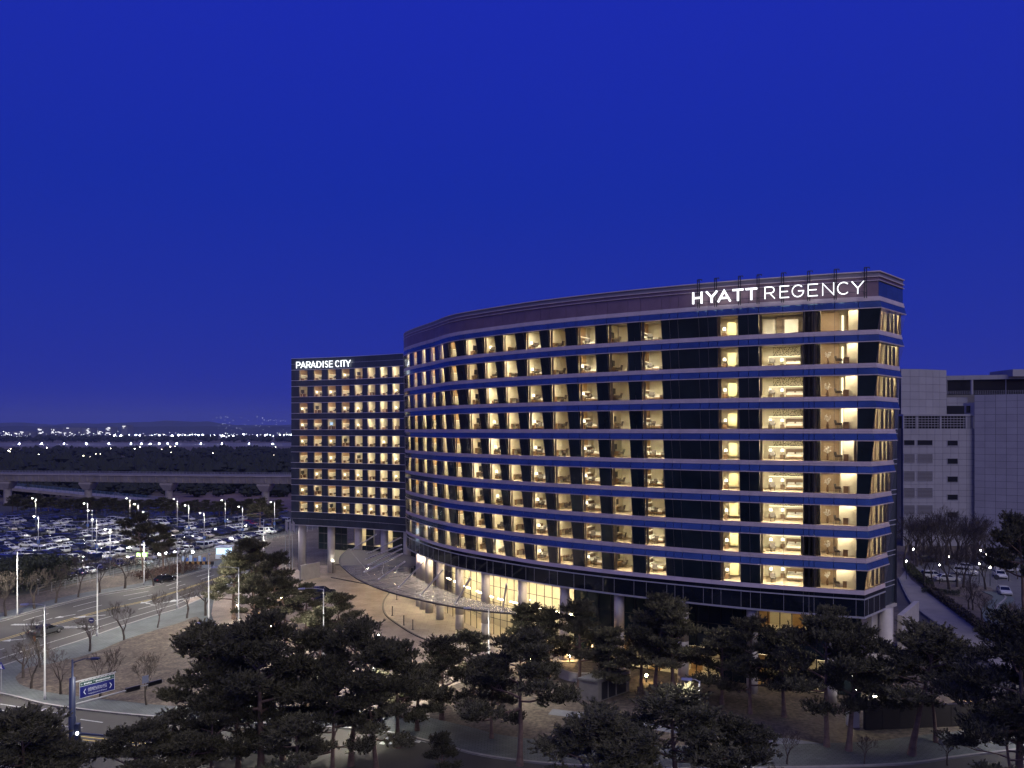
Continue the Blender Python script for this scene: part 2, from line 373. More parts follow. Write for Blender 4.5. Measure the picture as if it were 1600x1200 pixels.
# service road and car park on the right
rr = [G(*p) for p in ((1414, 892), (1424, 906), (1460, 934), (1500, 963), (1560, 1010), (1620, 1060))]
dl = [G(*p) for p in ((1404, 905), (1418, 935), (1432, 953), (1470, 982), (1527, 1022), (1590, 1075))]
tag(poly_sheet('service_road', [Vector(p[:2]) for p in rr]+[Vector(p[:2]) for p in dl][::-1], .012, principled('grey_deck', (.25, .23, .20), .85, var=.14, scale=.3)), kind='structure')
tag(poly_sheet('ramp_road', [Vector(p[:2]) for p in dl]+[Vector(G(*p)[:2]) for p in ((1560, 1090), (1470, 1060), (1420, 1000), (1396, 930))], .008, M_asph), kind='structure')
lot2 = [G(*p) for p in ((1425, 884), (1500, 872), (1640, 866), (1680, 905), (1640, 960), (1612, 968), (1575, 940), (1548, 918), (1500, 912), (1440, 906))]
tag(poly_sheet('side_car_park', [Vector(p[:2]) for p in lot2], .009, principled('pale_asphalt', (.12, .118, .108), .85, var=.18, scale=.3)), kind='structure')
gsw = MB(); strip(gsw, catmull([Vector(G(*p)[:2]) for p in ((1548, 925), (1568, 935), (1553, 950), (1560, 975), (1620, 1010))], 1), -1.6, 1.6, 0, .1); tag(gsw.build('green_path', principled('green_paving', (.12, .15, .125), .85, var=.15, scale=.5)), kind='structure')
kb = MB(); strip(kb, catmull([Vector(G(*p)[:2]) for p in ((1557, 926), (1570, 934), (1555, 950), (1553, 965))], 1), 0, .3, 0, .2); tag(kb.build('kerb', M_kerb), kind='structure')
# left car park sheet
U = Vector((.29, .957)); V = Vector((.957, -.29)); O = Vector((-92.0, 158.0))
def lot(u, v): return O+U*u+V*v
tag(poly_sheet('car_park', [lot(-14, 4), lot(138, 4), lot(138, -160), lot(-14, -160)], .006, M_asph2), kind='structure')
lm = MB()
ROWS = [-2.6, -14.3, -19.5, -31.2, -36.4, -48.1, -53.3, -65.0, -70.2, -81.9, -87.1, -98.8, -104, -115.7, -120.9]
for v in ROWS:
    for k in range(51):
        a = lot(k*2.55-1.27, v-2.5); b = lot(k*2.55-1.27, v+2.5); strip(lm, [a, b], -.06, .06, .011)
tag(lm.build('bay_lines', M_mark), kind='structure')
tag(road_marks.build('road_markings', M_mark), kind='structure'); tag(yel.build('yellow_centre_lines', M_yel), kind='structure')
# far country: water-side strip, aprons
tag(poly_sheet('airport_apron', [(-2600, 1450), (600, 1450), (900, 1850), (-3200, 1850)], .05, principled('apron_concrete', (.16, .15, .16), .8, var=.1, scale=.01)), kind='structure')
tag(poly_sheet('bare_field', [G(*p) for p in ((230, 776), (470, 768), (480, 800), (300, 800))], .05, principled('bare_soil', (.16, .11, .10), .95, var=.2, scale=.05)), kind='structure')

# ================================================================== curved hotel
class Path:
    def __init__(s, pts, step=.08):
        s.P = catmull(pts, step); s.L = [0]
        for i in range(1, len(s.P)): s.L.append(s.L[-1]+(s.P[i]-s.P[i-1]).length)
    def at(s, t):
        import bisect
        j = min(max(bisect.bisect_left(s.L, t)-1, 0), len(s.P)-2)
        k = (t-s.L[j])/(s.L[j+1]-s.L[j]); p = s.P[j].lerp(s.P[j+1], k)
        a = s.P[max(j-3, 0)]; b = s.P[min(j+4, len(s.P)-1)]; T = (b-a).normalized()
        return p, Vector((T.y, -T.x))
    def from_px(s, px):   # last crossing of that picture column
        for j in range(len(s.P)-1, 0, -1):
            a = 800+F*s.P[j-1].x/s.P[j-1].y; b = 800+F*s.P[j].x/s.P[j].y
            if (a-px)*(b-px) <= 0: return s.L[j-1]+(s.L[j]-s.L[j-1])*((px-a)/(b-a) if b != a else 0)
        raise ValueError(px)
HP = Path([(-6, 157), (-12, 153.5), (-16.6, 148.5), (-18.9, 143), (-19.3, 138.6), (-18.2, 134.4), (-15.8, 129), (-12.2, 122.1), (-8.2, 115.5), (-2.6, 109.5), (3.6, 103.7), (10.4, 98.6), (17.65, 94.1), (26.1, 89.6), (34, 86.3), (39.45, 84.4)])
TE = HP.L[-1]
T_FLAT0, T_FLAT1 = HP.from_px(672), HP.from_px(735)
class St:   # a station of the facade: plan point and outward direction
    def __init__(s, p, n, k=1.0): s.p = p; s.n = n; s.k = k
    def q(s, o, z): r = s.p+s.n*o*s.k; return Vector((r.x, r.y, z))
def st(t):
    p, n = HP.at(t); u = min(1, max(0, (t-T_FLAT0)/(T_FLAT1-T_FLAT0))); return St(p, n, .22+.78*u*u*(3-2*u))
pe, ne = HP.at(TE); n2 = Vector((.70, -.714)).normalized(); T2 = Vector((.714, .70)).normalized()
mit = (ne+n2)/(1+ne.dot(n2))
CORNER = St(pe, mit)
def panel(sa, sb, o0, z0, o1, z1, name, mat, parent, gap=.015, th=.05, only_quad=False):
    A0, B0, B1, A1 = sa.q(o0, z0), sb.q(o0, z0), sb.q(o1, z1), sa.q(o1, z1)
    ux = (B0-A0).normalized(); uz = (A1-A0).normalized()
    A0 += ux*gap+uz*gap; B0 += -ux*gap+uz*gap; B1 += -ux*gap-uz*gap; A1 += ux*gap-uz*gap
    m = MB()
    if only_quad: m.face([A0, B0, B1, A1])
    else:
        n = ux.cross(uz).normalized()*(-th); m.hexa([A0, B0, B1, A1, A0+n, B0+n, B1+n, A1+n])
    return m.build(name, mat, parent)
# --- bays, from the picture columns of the photograph's middle storey
wins_px = [(736, 753), (764, 782), (794, 814), (829, 851), (866, 890), (909, 936), (956, 985), (1007, 1037)]
bays = []   # (t0, t1, kind)
t_first = HP.from_px(736)
mod = []
t = t_first
left_w = []
while t > 6:
    t1 = t-2.35; t0 = t1-1.75
    if t0 < 3: break
    left_w.append((t0, t1)); t = t0
left_w = left_w[::-1]
W_T = left_w+[(HP.from_px(a), HP.from_px(b)) for a, b in wins_px]
cuts_dark = [1051, 1064, 1096, 1110]
cur = max(0.5, W_T[0][0]-1.75)
kinds = []
for i, (a, b) in enumerate(W_T):
    a -= .10; b += .10; kinds.append((cur, a, 'dark')); kinds.append((a, b, 'A' if (len(W_T)-1-i) % 2 == 0 else 'B')); cur = b
for c in cuts_dark: t = HP.from_px(c); kinds.append((cur, t, 'blank')); cur = t
for a, k in ((1124, 'blank'), (1156, 'C'), (1171, 'blank'), (1187, 'blank'), (1224, 'S1a'), (1255, 'S1b'), (1264, 'curt'), (1272, 'curt'), (1303, 'S2a'), (1339, 'S2b')):
    t = HP.from_px(a); kinds.append((cur, t, k)); cur = t
kinds.append((cur, TE, 'end'))
hotel = empty('curved_hotel', (10, 105, 0))
hotel.matrix_world = Matrix.Identity(4)
tag(hotel, 'long curved glass hotel with lit guest rooms and white rooftop letters', 'hotel')
NROW = 9
def zb(r): return 41.93-3.6*r
def ob(r): return .23*(4-r)
STN = {}
def station(t):
    if t >= TE-1e-6: return CORNER
    if t not in STN: STN[t] = st(t)
    return STN[t]
# side face stations
SIDE_L = 6.7
side = [CORNER]+[St(pe+T2*(SIDE_L*k/4), n2) for k in (1, 2, 3, 4)]
RROOM = []   # (matrix, width, kind, row, column)
colidx = {}
k_left = [k for k in kinds if k[2] in 'AB']
for i, k in enumerate(k_left): colidx[k[0]] = len(k_left)-i
def subdiv(a, b):
    n = max(1, int(round((b-a)/1.25))); return [a+(b-a)*i/n for i in range(n+1)]
def frame_at(a, b, o, z, inset=0):
    A, B = a.q(o, z), b.q(o, z); t = (B-A).normalized(); n = Vector((-t.y, t.x, 0)); c = (A+B)/2+n*inset
    return Matrix(((t.x, n.x, 0, c.x), (t.y, n.y, 0, c.y), (0, 0, 1, c.z), (0, 0, 0, 1))), (B-A).length
pf = 0
for r in range(NROW):
    z = zb(r); o = ob(r); storey = empty('storey'); storey.parent = hotel
    segs = [(station(a), station(b), k, a) for a, b, k in kinds]
    segs += [(side[i], side[i+1], 'side%d' % i, None) for i in range(4)]
    for sa, sb, k, t0 in segs:
        if k in ('dark',):
            c = station((t0+[x[1] for x in kinds if x[0] == t0][0])/2)
            panel(sa, c, o, z, o+.45, z+2.25, 'dark_pane', M_dark, storey); panel(c, sb, o, z, o+.45, z+2.25, 'dark_pane', M_dark, storey)
        elif k in ('blank', 'end'): panel(sa, sb, o, z, o+.45, z+2.25, 'dark_pane', M_dark, storey)
        else: panel(sa, sb, o, z, o+.45, z+2.25, 'window_pane', M_glass, storey, only_quad=True, gap=.03)
    # mullions, sill, lip and spandrel follow the line
    mul = MB()
    for i, (sa, sb, k, t0) in enumerate(segs):
        a, b = sa.q(o, z), sa.q(o+.45, z+2.25)
        nn = Vector((sa.n.x, sa.n.y, 0))*.03
        mul.tube(a+nn, b+nn, .022, n=4)
    mul.build('mullions', principled('mullion_grey', (.15, .15, .16), .4, .3), storey)['kind'] = 'stuff'
    # spandrel group: merge panes into wider panels of about two panes
    for i, (sa, sb, k, t0) in enumerate(segs):
        panel(sa, sb, o+.50, z+2.34, o+.29, z+3.08, 'spandrel_panel', M_span, storey, gap=.03)
        panel(sa, sb, o+.31, z+3.08, o+.31, z+3.33, 'sill_panel', M_alu, storey, gap=.008, th=.28)
        panel(sa, sb, o+.24, z+3.335, o+.24, z+3.60, 'sill_panel', M_alu, storey, gap=.006, th=.28)
    lip = MB()
    for sa, sb, k, t0 in segs:
        lip.hexa([sa.q(o+.53, z+2.25), sb.q(o+.53, z+2.25), sb.q(o+.53, z+2.34), sa.q(o+.53, z+2.34), sa.q(o+.3, z+2.25), sb.q(o+.3, z+2.25), sb.q(o+.3, z+2.34), sa.q(o+.3, z+2.34)])
    lip.build('lip_trim', M_alu, storey)
    # rooms
    byk = {k: (sa, sb) for sa, sb, k, t0 in segs}
    for sa, sb, k, t0 in segs:
        if k in ('A', 'B', 'C'):
            M, w = frame_at(sa, sb, o, z, .12); RROOM.append((M, w, k, r, colidx.get(t0, 0), storey, sa.k))
    for nm, ka, kb2 in (('S1', 'S1a', 'curt'), ('S2', 'S2a', 'S2b')):
        M, w = frame_at(byk[ka][0], byk[kb2][1] if nm == 'S2' else byk['S1b'][1], o-.12, z); RROOM.append((M, w, nm, r, 0, storey, 1))
    M, w = frame_at(side[0], side[4], o-.12, z); RROOM.append((M, w, 'E', r, 0, storey, 1))
# bottom sill of the lowest row, apron, soffit
base = empty('base_apron'); base.parent = hotel
allst = [(station(a), station(b)) for a, b, k in kinds]+[(side[i], side[i+1]) for i in range(4)]
z = zb(8); o = ob(8)
for sa, sb in allst:
    panel(sa, sb, o+.06, z-.5, o+.0, z, 'sill_panel', M_alu, base, gap=.006, th=.3)
    panel(sa, sb, o, z-.93, o, z-.5, 'apron_strip', M_apron, base, gap=.01, th=.2)
    panel(sa, sb, o, 10.2, o, z-1.05, 'apron_pane', M_apron, base, gap=.012, th=.2)
for za, zc, oo, nm in ((z-1.05, z-.93, .09, 'pale_rail'), (10.0, 10.2, .07, 'soffit_trim')):
    m = MB()
    for sa, sb in allst: m.hexa([sa.q(o+oo, za), sb.q(o+oo, za), sb.q(o+oo, zc), sa.q(o+oo, zc), sa.q(o-.2, za), sb.q(o-.2, za), sb.q(o-.2, zc), sa.q(o-.2, zc)])
    m.build(nm, M_line, base)
m = MB()
for sa, sb in allst[2:]:
    a = sa.q(o+.012, 10.2); b = sa.q(o+.012, z-1.05); m.tube(a, b, .018, n=4)
m.build('apron_mullions', M_line, base)
# parapet: ledge, purple panels, coping
par = empty('parapet'); par.parent = hotel
o = ob(0)
for i, (sa, sb) in enumerate(allst):
    sd = i >= len(kinds)
    panel(sa, sb, o+.12, 45.54, o+.12, 47.2, 'parapet_panel', M_span if sd else M_purp, par, gap=.02, th=.1)
    panel(sa, sb, o+.14, 47.26, o+.14, 47.62, 'coping_panel', M_purp, par, gap=.008, th=.1)
for za, zc, oo in ((47.2, 47.26, .3), (47.62, 47.70, .32), (47.70, 48.15, .16), (48.15, 48.25, .34)):
    m = MB()
    for sa, sb in allst: m.hexa([sa.q(o+oo, za), sb.q(o+oo, za), sb.q(o+oo, zc), sa.q(o+oo, zc), sa.q(o-.5, za), sb.q(o-.5, za), sb.q(o-.5, zc), sa.q(o-.5, zc)])
    m.build('coping_rail', M_alu if oo > .2 else principled('coping_grey', (.30, .27, .27), .5, .3), par)
# plain glass return behind the side face, rear walls, roof and soffit slabs
E0 = pe+T2*SIDE_L; E1 = E0+T2*2.9-n2*.6; E2 = E1+Vector((-.25, 1)).normalized()*32
ret = MB(); zz = [10.0, 12.4]
rw = empty('glass_return'); rw.parent = hotel
a0 = St(E0-n2*.7, n2); a1 = St(E1, n2)
levels = [10.0]+[zb(8-k)+d for k in range(9) for d in (-.55, 0)]+[zb(0)+2.4]
for i in range(len(levels)-1):
    for u0, u1 in ((0, .5), (.5, 1)):
        s0 = St(a0.p.lerp(a1.p, u0), n2); s1 = St(a0.p.lerp(a1.p, u1), n2)
        oo = (levels[i]-27)*.02
        panel(s0, s1, oo, levels[i], (levels[i+1]-27)*.02, levels[i+1], 'return_pane', M_dark2, rw, gap=.012)
m = MB()
for L in levels: m.tube(a0.q((L-27)*.02+.02, L), a1.q((L-27)*.02+.02, L), .05, n=4)
m.build('return_rails', M_line, rw)
M_rear = principled('rear_wall', (.20, .19, .19), .7, var=.1, scale=.3)
front = [HP.at(t)[0]-HP.at(t)[1]*1.6 for t in [TE*k/60 for k in range(60)]]+[pe-mit*1.6, E0-n2*1.9, E1-n2*.3]
back = [E2, Vector((22, 128)), Vector((10, 140)), Vector((2, 160))]
P = front+back
rear = MB(); wl = [E1]+back+[front[0]]
for i in range(len(wl)-1):
    a, b = wl[i], wl[i+1]; rear.face([(a.x, a.y, 0 if i else 10), (b.x, b.y, 0 if i else 10), (b.x, b.y, 47.4), (a.x, a.y, 47.4)])
rear.build('rear_wall', M_rear, hotel)
def slab(name, z0, z1, mat, parent, Q=P):
    m = MB(); Q2 = Q if sum(Q[i].x*Q[(i+1) % len(Q)].y-Q[(i+1) % len(Q)].x*Q[i].y for i in range(len(Q))) > 0 else Q[::-1]
    m.prism(Q2, z0, z1); return m.build(name, mat, parent)
slab('roof', 47.0, 47.4, M_rear, hotel)
fr2 = [HP.at(TE*k/60)[0]-HP.at(TE*k/60)[1]*1.0 for k in range(60)]+[pe-mit*1.0, E0-n2*1.1, E1]
slab('soffit', 10.02, 10.35, M_conc, hotel, fr2+back)
# ------------------------------------------------------------------ guest rooms
def room_shell(w, kind, lit, hy=.34):
    m = MB(); a = .75; D = 4.6; H = 2.62
    x0, x1 = -w/2-a, w/2+a
    if kind in ('S1', 'S2', 'E'): x0, x1 = -w/2-.1, w/2+.1; D = 5.2
    if kind == 'E': D = 3.0
    m.cur = 2; m.face([(x0, -.1, .01), (x1, -.1, .01), (x1, D, .01), (x0, D, .01)])
    m.cur = 3; m.face([(x0, .1, H), (x0, D, H), (x1, D, H), (x1, .1, H)])
    m.cur = 0; m.face([(x1, 0, 0), (x1, D, 0), (x1, D, H), (x1, 0, H)][::-1])
    m.face([(x0, D, 0), (x1, D, 0), (x1, D, H), (x0, D, H)])
    if kind == 'A':
        m.face([(x0, 0, 0), (x0, D, 0), (x0, D, 1.36), (x0, 0, 1.36)]); m.cur = 1; m.face([(x0, 0, 1.36), (x0, D, 1.36), (x0, D, H), (x0, 0, H)])
    elif kind in ('C',):
        m.cur = 1; m.face([(x0, 0, 0), (x0, D, 0), (x0, D, H), (x0, 0, H)])
    else: m.face([(x0, 0, 0), (x0, D, 0), (x0, D, H), (x0, 0, H)])
    m.cur = 4; m.box((x0, -hy, 2.27), (x1, .25, 2.63))
    for s, e in ((x0, -w/2-.02), (w/2+.02, x1)):
        if e-s > .05: m.box((s, -.02, 0), (e, .03, 2.27))
    return m, x0, x1, D
M_ceil = principled('ceiling_white', (.75, .70, .60), .8)
M_mosaic = bpy.data.materials.new('mosaic_wall'); M_mosaic.use_nodes = True
_n = M_mosaic.node_tree.nodes; _l = M_mosaic.node_tree.links
_t = _n.new('ShaderNodeTexCoord'); _v = _n.new('ShaderNodeTexVoronoi'); _v.inputs['Scale'].default_value = 7
_l.new(_t.outputs['Object'], _v.inputs['Vector']); _r = _n.new('ShaderNodeValToRGB'); _r.color_ramp.interpolation = 'CONSTANT'
_r.color_ramp.elements[0].color = (.05, .045, .02, 1); _r.color_ramp.elements[1].position = .40; _r.color_ramp.elements[1].color = (.68, .60, .40, 1)
_l.new(_v.outputs['Distance'], _r.inputs[0]); _l.new(_r.outputs[0], _n['Principled BSDF'].inputs['Base Color'])
M_panelY = principled('yellow_panel', (.80, .70, .36), .7)
M_dwood = principled('checker_wood', (.10, .065, .04), .5, base2=(.30, .22, .13), scale=1.3)
def wavy(m, x0, x1, y, z0, z1, amp=.05, n=None):
    n = n or max(4, int((x1-x0)/.07)); pts = [(x0+(x1-x0)*i/n, y+amp*(1 if i % 2 else -1)) for i in range(n+1)]
    for i in range(n): m.face([(pts[i][0], pts[i][1], z0), (pts[i+1][0], pts[i+1][1], z0), (pts[i+1][0], pts[i+1][1], z1), (pts[i][0], pts[i][1], z1)])
# shared furniture
def fur_bed():
    m = MB(); m.cur = 1; m.box((0, -.95, .12), (2.05, .95, .36)); m.cur = 0; m.box((.04, -.92, .36), (2.03, .92, .62))
    for y in (-.48, .48): m.box((.08, y-.38, .62), (.5, y+.38, .82))
    m.cur = 1; m.box((-.08, -1.05, .1), (.0, 1.05, 1.2)); m.cur = 2; m.box((1.45, -.93, .61), (2.04, .93, .645))
    return m.mesh('bed', [M_white, M_brownf, M_tan])
def fur_chair():
    m = MB()
    for x in (-.22, .22):
        for y in (-.22, .22): m.tube((x, y, 0), (x, y, .42), .025, n=5)
    m.box((-.3, -.3, .4), (.3, .3, .52)); m.hexa([(-.3, .22, .5), (.3, .22, .5), (.3, .36, .98), (-.3, .36, .98), (-.3, .3, .5), (.3, .3, .5), (.3, .44, .98), (-.3, .44, .98)])
    for x in (-.32, .28): m.box((x, -.28, .52), (x+.05, .3, .68))
    return m.mesh('armchair', principled('chair_leather', (.07, .055, .045), .5))
def fur_desk():
    m = MB(); m.box((0, -.9, .70), (.55, .9, .76)); m.box((0, -.88, 0), (.5, -.82, .70)); m.box((0, .3, .1), (.5, .88, .70)); return m.mesh('desk', M_brownf)
def fur_tv():
    m = MB(); m.box((.04, -.62, .95), (.09, .62, 1.66)); m.box((.0, -.15, .76), (.05, .15, 1.2)); m.box((.0, -.3, .765), (.25, .3, .79)); return m.mesh('television', M_black)
def lamp_meshes():
    b = MB(); b.lathe([(.11, 0), (.11, .03), (.03, .06), (.03, .4)], 8); s = MB(); s.lathe([(.19, .36), (.15, .68)], 10); return b.mesh('lamp_base', M_brownf), s.mesh('lamp_shade', E_lamp)
def stand_mesh():
    m = MB(); m.box((-.24, -.24, 0), (.24, .24, .52)); return m.mesh('nightstand', M_brownf)
ME_bed, ME_chair, ME_desk, ME_tv, ME_stand = fur_bed(), fur_chair(), fur_desk(), fur_tv(), stand_mesh()
ME_lb, ME_ls = lamp_meshes()
M_tvon = MB(); M_tvon.box((.092, -.58, .99), (.096, .58, 1.62)); ME_tvon = M_tvon.mesh('lit_screen', E_screen)
def put(name, me, M, label, cat, group, x, y, z=0.01, rz=0):
    o = link(name, me); o.matrix_world = M @ Matrix.Translation((x, y, z)) @ Matrix.Rotation(rz, 4, 'Z'); return tag(o, label, cat, group)
def put_lamp(M, label, x, y, z, group):
    e = link('table_lamp', None); e.matrix_world = M @ Matrix.Translation((x, y, z)); e.empty_display_size = .1
    tag(e, label, 'lamp', group); link('lamp_base', ME_lb, e); link('lamp_shade', ME_ls, e); return e
RL = random.Random(21)
SHELLS = [M_cream, M_wood, M_carpet, M_ceil, M_frame]
def furnish(M, w, k, r, c, storey, where, rank, hy=.34):
    """room shell with lights as parts of the building, furniture as things"""
    lit = RL.random()
    m, x0, x1, D = room_shell(w, k, lit, hy)
    ro = m.build('room_interior', SHELLS, storey); ro.matrix_world = M
    cv = MB(); cv.face([(x0+.2, .30, 2.60), (x0+.2, .58, 2.60), (x1-.2, .58, 2.60), (x1-.2, .30, 2.60)])
    cov = E_cove_b if (lit > .78 or k == 'S1') else (E_cove_d if (lit < .3 or k == 'S2') else E_cove)
    if k == 'E': cov = E_end
    if k == 'S2': cov = E_suite
    if k == 'S1': cov = E_bed
    if k == 'C': cov = E_cove_b
    if k in 'AB' and hy < .1: cov = E_cove_d
    cv.build('cove_light', cov, ro)
    cu = MB(); cw = .35 if k in 'AB' else .28
    wavy(cu, -w/2+.0, -w/2+cw, .13, .02, 2.26)
    if RL.random() < .35: wavy(cu, w/2-.28, w/2, .13, .02, 2.26)
    cu.build('curtain', M_tan, ro)
    if k == 'A':
        l = MB(); l.box((x0+.005, .3, 1.34), (x0+.03, D-.1, 1.39)); l.build('light_line', E_line, ro)
        put('bed', ME_bed, M, 'white bed in %s' % where, 'bed', 'guest room beds', x0+.14, 3.0)
        put('nightstand', ME_stand, M, 'small nightstand in %s' % where, 'nightstand', 'guest room nightstands', x0+.34, 1.66)
        if RL.random() < .7: put_lamp(M, 'glowing table lamp in %s' % where, x0+.34, 1.66, .53, 'guest room table lamps')
        put('armchair', ME_chair, M, 'dark armchair in %s' % where, 'armchair', 'guest room armchairs', -w/2+.75, .85+.3*RL.random(), rz=RL.uniform(-.7, .7))
    elif k == 'B':
        put('desk', ME_desk, M, 'brown desk in %s' % where, 'desk', 'guest room desks', x0+.02, 2.3)
        tv = put('television', ME_tv, M, 'dark flat television in %s' % where, 'television', 'guest room televisions', x0+.03, 2.5)
        if RL.random() < .06: link('lit_screen', ME_tvon, tv); tv['label'] = 'television glowing blue in %s' % where
        put('armchair', ME_chair, M, 'dark desk chair in %s' % where, 'chair', 'guest room desk chairs', x0+1.05, 2.0+.4*RL.random(), rz=-1.5)
    return ro, x0, x1, D
for M, w, k, r, c, storey, fk in RROOM:
    hy = .34 if fk > .9 else .02
    rt = ORD[r+1]
    if k in 'AB':
        where = 'curved hotel, %s row down, %s window left of blank bays' % (rt, ORD[c])
        px = 800+F*M[0][3]/M[1][3]
        if px > 655 and M[1][3] < 133 : furnish(M, w, k, r, c, storey, where, c, hy)
        else:
            m, x0, x1, D = room_shell(w, k, 0, hy); ro = m.build('room_interior', SHELLS, storey); ro.matrix_world = M
            cv = MB(); cv.face([(x0+.2, .30, 2.60), (x0+.2, .58, 2.60), (x1-.2, .58, 2.60), (x1-.2, .30, 2.60)]); cv.build('cove_light', E_end, ro)
    elif k == 'C':
        where = 'single window between blank bays, %s row from top' % rt
        ro, x0, x1, D = furnish(M, w, k, r, c, storey, where, 0)
        p = MB(); p.box((-.50, 2.2, .35), (.48, 2.3, 1.85)); p.build('yellow_screen_wall', M_panelY, ro)
        put('nightstand', ME_stand, M, 'small nightstand behind %s' % where, 'nightstand', 'guest room nightstands', -.75, 1.6)
        put_lamp(M, 'bright table lamp behind %s' % where, -.75, 1.6, .53, 'guest room table lamps')
    elif k == 'S1':
        ro, x0, x1, D = furnish(M, w, k, r, c, storey, '', 0)
        where = 'the wide corner suite, %s row from top' % rt
        if r == 0:
            p = MB(); p.box((x0+.3, 4.2, .02), (x0+1.6, 4.3, 2.2)); p.box((.25, 3.4, .02), (1.75, 3.5, 2.0)); p.build('white_partition', M_ceil, ro)
            p = MB(); p.box((x0+1.7, 4.6, .02), (x1, 4.7, 2.5)); p.build('checkered_wood_wall', M_dwood, ro)
        else:
            p = MB(); p.box((x0+1.3, D-.1, 1.5), (x1, D-.02, 2.6)); p.build('mosaic_panel', M_mosaic, ro)
            l = MB(); l.box((x0+.8, D-.16, 1.43), (x1, D-.11, 1.50)); l.build('light_line', E_line, ro)
            b = put('bed', ME_bed, M, 'wide white bed in %s' % where, 'bed', 'suite beds', 1.35, D-.35, rz=-math.pi/2)
            put('armchair', ME_chair, M, 'black armchair in %s' % where, 'armchair', 'suite armchairs', -w/2+1.3, 1.3, rz=.2)
            put('nightstand', ME_stand, M, 'nightstand beside the bed in %s' % where, 'nightstand', 'suite nightstands', -.1, D-.45)
            put_lamp(M, 'table lamp beside the bed in %s' % where, -.1, D-.45, .53, 'suite table lamps')
            put('nightstand', ME_stand, M, 'side table near the left wall in %s' % where, 'side table', 'suite side tables', -w/2+.9, D-.8)
            put_lamp(M, 'table lamp near the left wall in %s' % where, -w/2+.9, D-.8, .53, 'suite table lamps')
    elif k == 'S2':
        ro, x0, x1, D = furnish(M, w, k, r, c, storey, '', 0)
        where = 'the living room at the corner, %s row from top' % rt
        p = MB(); p.box((x0+.9, 3.0, .02), (x0+2.9, 3.1, 2.55)); p.build('wood_partition', principled('pale_wood', (.46, .33, .20), .5, base2=(.56, .42, .27), scale=2), ro)
        p = MB(); wavy(p, -w/2, -w/2+.7, .35, .02, 2.4); p.build('grey_curtain', M_sheer, ro)
        l = MB(); l.box((.95, D-.12, .5), (1.15, D-.02, 2.4)); l.build('light_strip', E_line, ro)
        p = MB(); p.box((1.45, D-.5, .02), (2.2, D-.4, 2.3)); p.build('wood_door', M_wood, ro)
        if r:
            put('desk', ME_desk, M, 'writing desk in %s' % where, 'desk', 'suite desks', x1-1.4, 1.6, rz=0)
            put('armchair', ME_chair, M, 'black desk chair in %s' % where, 'chair', 'suite desk chairs', x1-1.9, 1.2, rz=1.2)
            e = link('flower_vase', None); e.matrix_world = M @ Matrix.Translation((-w/2+1.5, 1.7, .02)); tag(e, 'tall vase of pale flowers in %s' % where, 'vase', 'suite flower vases')
            v = MB(); v.lathe([(.12, 0), (.16, .4), (.07, .75), (.1, .8)], 8); v.build('vase', M_brownf, e, True)
            fl = MB()
            for i in range(26):
                a = RL.random()*6.28; rr = RL.random()**.5*.38; q = Vector((rr*math.cos(a), rr*math.sin(a), 1.0+RL.random()*.6)); fl.tube((0, 0, .75), q, .008, n=3)
                for j in range(3): d = Vector((RL.uniform(-1, 1), RL.uniform(-1, 1), RL.uniform(-1, 1)))*.09; fl.face([q+d, q+Vector((d.y, d.z, d.x)), q+Vector((d.z, d.x, d.y))*-1])
            fl.build('blossom', M_white, e)
    elif k == 'E':
        ro, x0, x1, D = furnish(M, w, k, r, c, storey, '', 0)
        for i, xx in enumerate((-2.5, -1.3, .1, 1.4, 2.5)):
            p = MB(); wavy(p, xx, xx+(.7 if i != 1 else .4), .3, .02, 2.26); p.build('curtain', M_tan if i == 1 else M_sheer, ro)
        put_lamp(M, 'lamp seen through the narrow end windows, %s row from top' % rt, x0+1.2, 1.2, .75, 'end window lamps')
        put('nightstand', ME_stand, M, 'stand seen through the narrow end windows, %s row from top' % rt, 'side table', 'end window stands', x0+1.2, 1.2)
# ------------------------------------------------------------------ columns, lobby glazing
def column(px, off, h=10.02, rad=.66, path=HP, label=None, o0=-.95):
    t = path.from_px(px); p, n = path.at(t); q = p+n*off
    m = MB(); m.lathe([(rad, 0), (rad, 2.5), (rad-.015, 2.5), (rad-.015, 2.53), (rad, 2.53), (rad, 5.1), (rad-.015, 5.1), (rad-.015, 5.13), (rad, 5.13), (rad, h)], 24)
    c = m.build('column', M_col, hotel if path is HP else None, True); c.location = (q.x, q.y, 0); return c, q
for px in (638, 644, 653, 670, 700, 743, 801, 869, 957, 1060, 1172, 1300): column(px, -2.0)
def st0(t): p, n = HP.at(t); return St(p, n)
LOB = [HP.from_px(px) for px in (637, 641, 646, 652, 659, 667, 676, 685, 694, 704, 714, 724, 735, 746, 757, 768, 780, 792, 804, 817, 830, 844, 857, 868)]
lob = empty('lobby_front'); lob.parent = hotel
OL = -4.6
for i in range(len(LOB)-1):
    a, b = st0(LOB[i]), st0(LOB[i+1])
    for z0, z1 in ((.15, 2.6), (2.6, 5.0), (5.0, 7.4), (7.4, 10.0)): panel(a, b, OL, z0, OL, z1, 'lobby_pane', M_glass_w, lob, gap=.03, only_quad=True)
    m = MB(); m.tube(a.q(OL, 0), a.q(OL, 10), .07, n=4); m.build('mullion', M_frame, lob)
for z0 in (2.6, 5.0, 7.4):
    m = MB()
    for i in range(len(LOB)-1): a, b = st0(LOB[i]), st0(LOB[i+1]); m.tube(a.q(OL+.02, z0), b.q(OL+.02, z0), .05, n=4)
    m.build('transom', M_frame, lob)
inn = MB(); fl = MB(); cl = MB(); lo2 = MB(); sc_ = MB()
